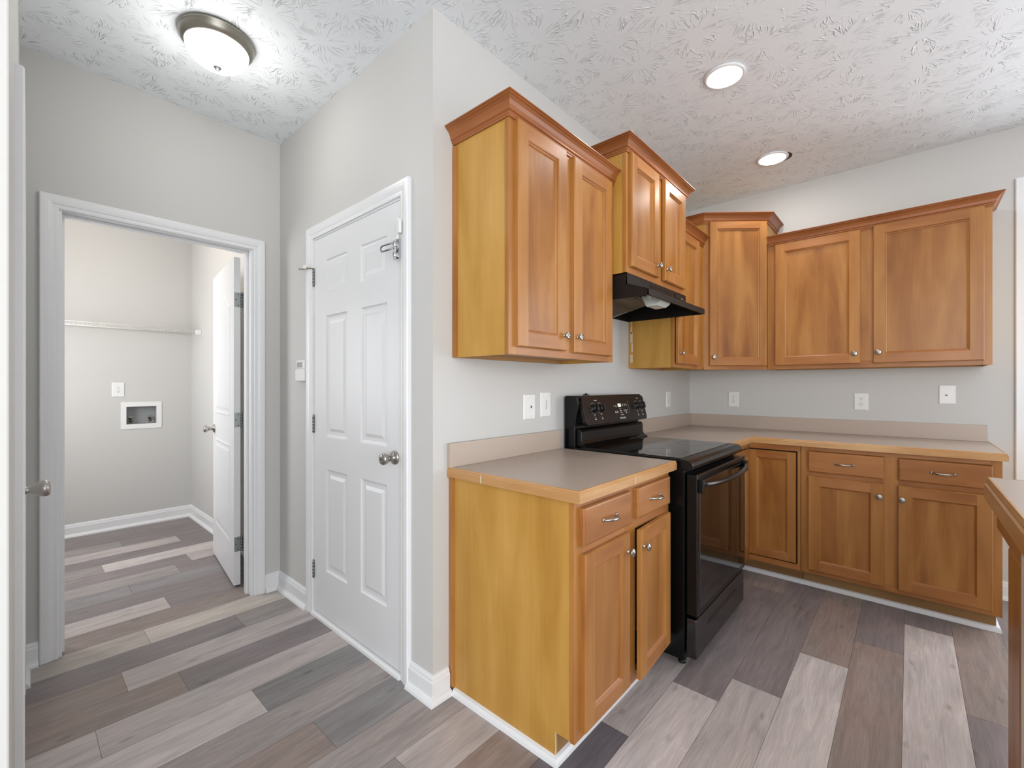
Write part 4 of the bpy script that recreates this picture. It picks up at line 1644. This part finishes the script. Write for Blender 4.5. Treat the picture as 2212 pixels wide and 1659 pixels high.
# ------------------------------------------------------------------ wall plates
def wall_plate(name, fr, uc, zc, w, h, label, cat, style, group=None):
    t = empty(name, fr(uc, 0, zc - h / 2), label, cat, group)
    bm = bmesh.new()
    u0, u1, z0, z1 = uc - w / 2, uc + w / 2, zc - h / 2, zc + h / 2
    prev = None
    for ins, n in ((0, 0.0005), (0, 0.003), (0.004, 0.006)):
        r = [bm.verts.new(fr(a, n, b)) for a, b in ((u0 + ins, z0 + ins), (u1 - ins, z0 + ins), (u1 - ins, z1 - ins), (u0 + ins, z1 - ins))]
        if prev:
            for k in range(4):
                bm.faces.new((prev[k], prev[(k + 1) % 4], r[(k + 1) % 4], r[k]))
        else:
            bm.faces.new(r)
        prev = r
    bm.faces.new(prev)
    obj('cover_plate', bm, 'plastic', t)
    if style in ('duplex', 'duplex_big'):
        for s in (-1, 1):
            bm = bmesh.new()
            c = fr(uc, 0.0055, zc + s * 0.0195)
            n = 20
            a, b = [], []
            for k in range(n):
                an = 2 * math.pi * k / n
                du, dz = 0.0165 * math.cos(an), max(-0.0125, min(0.0125, 0.0165 * math.sin(an)))
                a.append(bm.verts.new(c + fr.u * du + Vector((0, 0, dz))))
                b.append(bm.verts.new(c + fr.u * du + Vector((0, 0, dz)) + fr.n * 0.002))
            for k in range(n):
                bm.faces.new((a[k], a[(k + 1) % n], b[(k + 1) % n], b[k])).material_index = 1
            bm.faces.new(b)
            so = obj('socket', bm, ['plastic', 'grey_line'], t)
            bm = bmesh.new()
            for du in (-0.0062, 0.0062):
                fbox(bm, fr, uc + du - 0.0012, uc + du + 0.0012, 0.0074, 0.0079, zc + s * 0.0195 - 0.001, zc + s * 0.0195 + 0.0075)
            fbox(bm, fr, uc - 0.0024, uc + 0.0024, 0.0074, 0.0079, zc + s * 0.0195 - 0.009, zc + s * 0.0195 - 0.005)
            obj('slot', bm, 'slot', so)
        bm = bmesh.new()
        lathe(bm, fr(uc, 0.0058, zc), fr.n, [(0, 0.003), (0.001, 0.0025)], 10)
        obj('screw', bm, 'zinc', t)
    elif style == 'jack':
        for s in (-1, 1):
            bm = bmesh.new()
            lathe(bm, fr(uc + 0.006, 0.0058, zc + s * 0.048), fr.n, [(0, 0.0045), (0.0016, 0.0040), (0.0022, 0.001)], 14)
            obj('screw', bm, 'plastic', t)
        bm = bmesh.new()
        fbox(bm, fr, uc - 0.004, uc + 0.016, 0.0055, 0.010, zc - 0.010, zc + 0.012)
        j = obj('jack', bm, 'plastic', t, bevel=0.001)
        bm = bmesh.new()
        fbox(bm, fr, uc + 0.002, uc + 0.011, 0.0100, 0.0104, zc - 0.006, zc + 0.006)
        obj('jack_opening', bm, 'slot', j)
    elif style == 'toggle':
        bm = bmesh.new()
        fbox(bm, fr, uc - 0.006, uc + 0.006, 0.0058, 0.0075, zc - 0.013, zc + 0.013)
        obj('toggle_surround', bm, 'grey_line', t)
        bm = bmesh.new()
        fbox(bm, fr, uc - 0.0045, uc + 0.0045, 0.0074, 0.018, zc - 0.002, zc + 0.009)
        obj('toggle', bm, 'slot' if False else 'plastic', t, bevel=0.001)
    elif style == 'dimmer':
        bm = bmesh.new()
        fbox(bm, fr, uc - 0.016, uc + 0.016, 0.0055, 0.0085, zc - 0.033, zc + 0.033)
        s_ = obj('slider_insert', bm, 'plastic', t, bevel=0.001)
        bm = bmesh.new()
        fbox(bm, fr, uc - 0.003, uc + 0.0015, 0.0085, 0.0088, zc - 0.026, zc + 0.020)
        obj('slot', bm, 'grey_line', s_)
        bm = bmesh.new()
        fbox(bm, fr, uc + 0.004, uc + 0.011, 0.0085, 0.012, zc - 0.012, zc + 0.018)
        obj('rocker_switch', bm, 'plastic', s_, bevel=0.001)
    elif style == 'phone':
        bm = bmesh.new()
        fbox(bm, fr, uc - 0.009, uc + 0.008, 0.0055, 0.009, zc - 0.010, zc + 0.006)
        j = obj('jack', bm, 'plastic', t, bevel=0.001)
        bm = bmesh.new()
        fbox(bm, fr, uc - 0.006, uc + 0.000, 0.0088, 0.0094, zc - 0.008, zc - 0.001)
        obj('jack_opening', bm, 'slot', j)
    return t


frS = Fr((0, 0, 0), (1, 0, 0), (0, -1, 0))
wall_plate('phone_jack_plate', frS, 0.591, 1.142, 0.090, 0.124, 'white phone jack plate with two screws on the back wall above the small countertop', 'wall plate', 'jack')
wall_plate('light_switch_plate', frS, 0.721, 1.150, 0.084, 0.126, 'white dimmer switch plate just left of the range backguard', 'light switch', 'dimmer')
wall_plate('outlet', frS, 2.285, 1.143, 0.074, 0.122, 'white duplex outlet right of the range on the back wall near the corner', 'outlet', 'duplex')
wall_plate('outlet', frR, 0.350, 1.139, 0.078, 0.122, 'white duplex outlet under the angled corner cabinet on the right wall', 'outlet', 'duplex')
wall_plate('outlet', frR, 1.163, 1.139, 0.078, 0.118, 'wide white duplex outlet on the right wall above the middle of the backsplash', 'outlet', 'duplex')
wall_plate('phone_jack_plate', frR, 1.586, 1.192, 0.076, 0.117, 'blank-looking white phone jack plate, highest and rightmost on the right wall', 'wall plate', 'phone')
frLB = Fr((0, LYB, 0), (1, 0, 0), (0, -1, 0))
wall_plate('outlet', frLB, -0.486, 1.213, 0.082, 0.126, 'white duplex outlet in the laundry room above the washer valve box', 'outlet', 'duplex')

# washer outlet box set in the laundry wall
t = empty('washer_valve_box', (-0.327, LYB, 0.88), 'white recessed washer valve box in the laundry wall below the outlet', 'valve box')
bm = bmesh.new()
for (a0, a1, c0, c1_) in ((BX0 - 0.038, BX1 + 0.038, BZ1, BZ1 + 0.042), (BX0 - 0.038, BX1 + 0.038, BZ0 - 0.042, BZ0), (BX0 - 0.038, BX0, BZ0, BZ1), (BX1, BX1 + 0.038, BZ0, BZ1)):
    box(bm, a0, a1, LYB - 0.005, LYB - 0.0005, c0, c1_)
obj('face_frame', bm, 'plastic', t)
bm = bmesh.new()
box(bm, BX0, BX1, LYB + 0.078, LYB + 0.082, BZ0, BZ1)
box(bm, BX0, BX0 + 0.002, LYB, LYB + 0.078, BZ0, BZ1)
box(bm, BX1 - 0.002, BX1, LYB, LYB + 0.078, BZ0, BZ1)
box(bm, BX0, BX1, LYB, LYB + 0.078, BZ0, BZ0 + 0.002)
box(bm, BX0, BX1, LYB, LYB + 0.078, BZ1 - 0.002, BZ1)
obj('recessed_box', bm, 'recess', t)
for x in (BX0 + 0.035, BX1 - 0.040):
    bm = bmesh.new()
    lathe(bm, (x, LYB + 0.075, BZ0 + 0.048), (0, -1, 0), [(0, 0.010), (0.012, 0.010), (0.014, 0.007), (0.030, 0.007)], 14)
    lathe(bm, (x, LYB + 0.045, BZ0 + 0.045), (0, -0.5, -1), [(0, 0.009), (0.014, 0.009), (0.015, 0.0125), (0.028, 0.0125)], 14)
    v_ = obj('valve', bm, 'brass', t)
    bm = bmesh.new()
    box(bm, x - 0.018, x + 0.012, LYB + 0.030, LYB + 0.037, BZ0 + 0.056, BZ0 + 0.070)
    obj('valve_handle', bm, 'zinc', v_, bevel=0.002)

# wire shelf in the laundry
t = empty('wire_shelf', (-0.6, 3.6, 1.74), 'white wire shelf across the laundry back wall', 'shelf')
bm = bmesh.new()
SZ, SYF, SYB = 1.748, 3.44, 3.772
sx0, sx1 = -1.61, 0.030
for y, z in ((SYF, SZ), (SYF, SZ - 0.028), (SYB, SZ), (SYF + 0.15, SZ - 0.004)):
    tube(bm, [(sx0, y, z), (sx1, y, z)], 0.0032, 6)
obj('rail', bm, 'rubber', t)
bm = bmesh.new()
k = 0
while sx0 + 0.012 + k * 0.0254 < sx1:
    x = sx0 + 0.012 + k * 0.0254
    tube(bm, [(x, SYB, SZ + 0.003), (x, SYF + 0.002, SZ + 0.003), (x, SYF, SZ - 0.028)], 0.0017, 5)
    k += 1
tag(obj('cross_wires', bm, 'rubber', t), kind='stuff')
bm = bmesh.new()
box(bm, sx1 - 0.03, LXR - 0.001, SYF - 0.006, SYF + 0.012, SZ - 0.036, SZ + 0.008)
obj('end_bracket', bm, 'plastic', t, bevel=0.002)

# thermostat by the pantry door
t = empty('thermostat', (-0.01, 1.17, 1.28), 'white wall thermostat with a small grey screen left of the six-panel door', 'thermostat')
bm = bmesh.new()
box(bm, -0.026, -0.0005, 1.118, 1.232, 1.272, 1.342)
obj('flip_cover', bm, 'plastic', t, bevel=0.006, seg=3)
bm = bmesh.new()
box(bm, -0.022, -0.0005, 1.122, 1.226, 1.342, 1.392)
obj('housing', bm, 'plastic', t, bevel=0.004, seg=3)
obj('screen', B(-0.0228, -0.0218, 1.144, 1.212, 1.350, 1.380), 'grey_line', t)

# ------------------------------------------------------------------ ceiling lights
dc = (-0.513, 0.826)
t = empty('ceiling_dome_light', (dc[0], dc[1], H - 0.12), 'round frosted dome light with brushed nickel rim on the hall ceiling', 'ceiling light')
bm = bmesh.new()
lathe(bm, (dc[0], dc[1], H - 0.0005), (0, 0, -1), [(0, 0.139), (0.008, 0.142), (0.013, 0.138), (0.018, 0.136), (0.030, 0.133), (0.038, 0.127), (0.041, 0.124), (0.045, 0.121), (0.045, 0.112)], 64, capb=True)
obj('metal_rim', bm, 'satin', t)
bm = bmesh.new()
pr = []
for k in range(13):
    a = math.radians(90 * k / 12)
    pr.append((0.044 + 0.076 * math.sin(a), 0.117 * math.cos(a) ** 0.8))
lathe(bm, (dc[0], dc[1], H), (0, 0, -1), pr, 64, capa=False)
obj('glass_bowl', bm, 'glow', t)
bm = bmesh.new()
lathe(bm, (dc[0], dc[1], H - 0.122), (0, 0, -1), [(0, 0.015), (0.003, 0.015), (0.006, 0.010), (0.012, 0.008), (0.014, 0.003)], 20)
obj('finial', bm, 'zinc', t)
pl_ = bpy.data.lights.new('dome_lamp', 'POINT')
pl_.energy = 4.2
pl_.shadow_soft_size = 0.10
pl_.color = (1, 0.97, 0.93)
po = bpy.data.objects.new('dome_lamp', pl_)
po.location = (dc[0], dc[1], H - 0.26)
COL.objects.link(po)

for i, (x, y) in enumerate(((1.172, -0.742), (2.20, -0.737))):
    t = empty('recessed_light', (x, y, H - 0.012), ('round recessed ceiling light nearer the camera, with a snug white trim' if i == 0 else 'round recessed ceiling light nearer the right wall, a dark gap at its trim'), 'ceiling light', 'recessed lights in the kitchen ceiling')
    bm = bmesh.new()
    lathe(bm, (x, y, H - 0.0005), (0, 0, -1), [(0, 0.092), (0.005, 0.092), (0.009, 0.086), (0.009, 0.078), (0.004, 0.078)], 48)
    obj('trim_ring', bm, 'white', t)
    bm = bmesh.new()
    lathe(bm, (x, y, H - 0.006), (0, 0, -1), [(0, 0.077), (0.005, 0.074), (0.007, 0.060)], 48)
    obj('lens', bm, 'glow', t)
    if i == 1:
        bm = bmesh.new()
        n = 18
        a, b, a2, b2_ = [], [], [], []
        rr = random.Random(2)
        for k in range(n + 1):
            an = math.radians(-108 + 95 * k / n)
            e = math.sin(math.pi * k / n)
            r1 = 0.091
            r2 = 0.092 + 0.020 * e + rr.uniform(0, 0.004) * e
            for lst, rad_, z in ((a, r1, H - 0.0010), (b, r2, H - 0.0010)):
                lst.append(bm.verts.new((x + rad_ * math.cos(an), y + rad_ * math.sin(an), z)))
        for k in range(n):
            bm.faces.new((a[k], a[k + 1], b[k + 1], b[k]))
        obj('cutout_gap', bm, 'gap_dark', t)
    d = bpy.data.lights.new('recessed_lamp', 'AREA')
    d.shape = 'DISK'
    d.size = 0.14
    d.energy = 3.8
    d.color = (1, 0.97, 0.94)
    o = bpy.data.objects.new('recessed_lamp', d)
    o.location = (x, y, H - 0.020)
    COL.objects.link(o)

# warm lamp of the laundry room, high on its ceiling out of view
t = empty('laundry_ceiling_light', (-0.75, 2.7, H - 0.10), 'small round warm ceiling light of the laundry room', 'ceiling light')
bm = bmesh.new()
lathe(bm, (-0.75, 2.7, H - 0.0005), (0, 0, -1), [(0, 0.12), (0.02, 0.12), (0.06, 0.09), (0.08, 0.04)], 32)
obj('glass_bowl', bm, emit('warm_lit_glass', (1, 0.82, 0.62, 1), 4.0), t)
d = bpy.data.lights.new('laundry_lamp', 'POINT')
d.energy = 10
d.shadow_soft_size = 0.1
d.color = (1, 0.85, 0.70)
o = bpy.data.objects.new('laundry_lamp', d)
o.location = (-0.75, 2.7, H - 0.22)
COL.objects.link(o)

# ------------------------------------------------------------------ island at the right edge
t = empty('kitchen_island', (0.5, -2.0, 0), 'kitchen island at the right edge with maple-edged countertop, wood post and white painted side', 'kitchen island')
IX, IY = 1.240, -1.628
obj('laminate_slab', B(-0.35, IX, -2.45, IY, 0.876, 0.914), 'laminate', t)
bm = bmesh.new()
sweep(bm, poly_path([(IX, -2.45), (IX, IY), (-0.35, IY)], 1), [(0, 0.832), (0.011, 0.832), (0.014, 0.836), (0.014, 0.888), (0.009, 0.893), (0.0095, 0.900), (0.006, 0.9145), (0, 0.9145)])
obj('wood_edge', bm, 'edge', t)
obj('corner_post', B(0.775, 0.985, -1.72, -1.642, 0.001, 0.744), 'wood_v', t, bevel=0.012, seg=3)
obj('apron', B(0.775, 1.215, -2.42, -1.642, 0.744, 0.831), 'wood_h', t)
obj('painted_side', B(-0.34, 0.775, -2.40, -1.644, 0.001, 0.831), 'white', t)
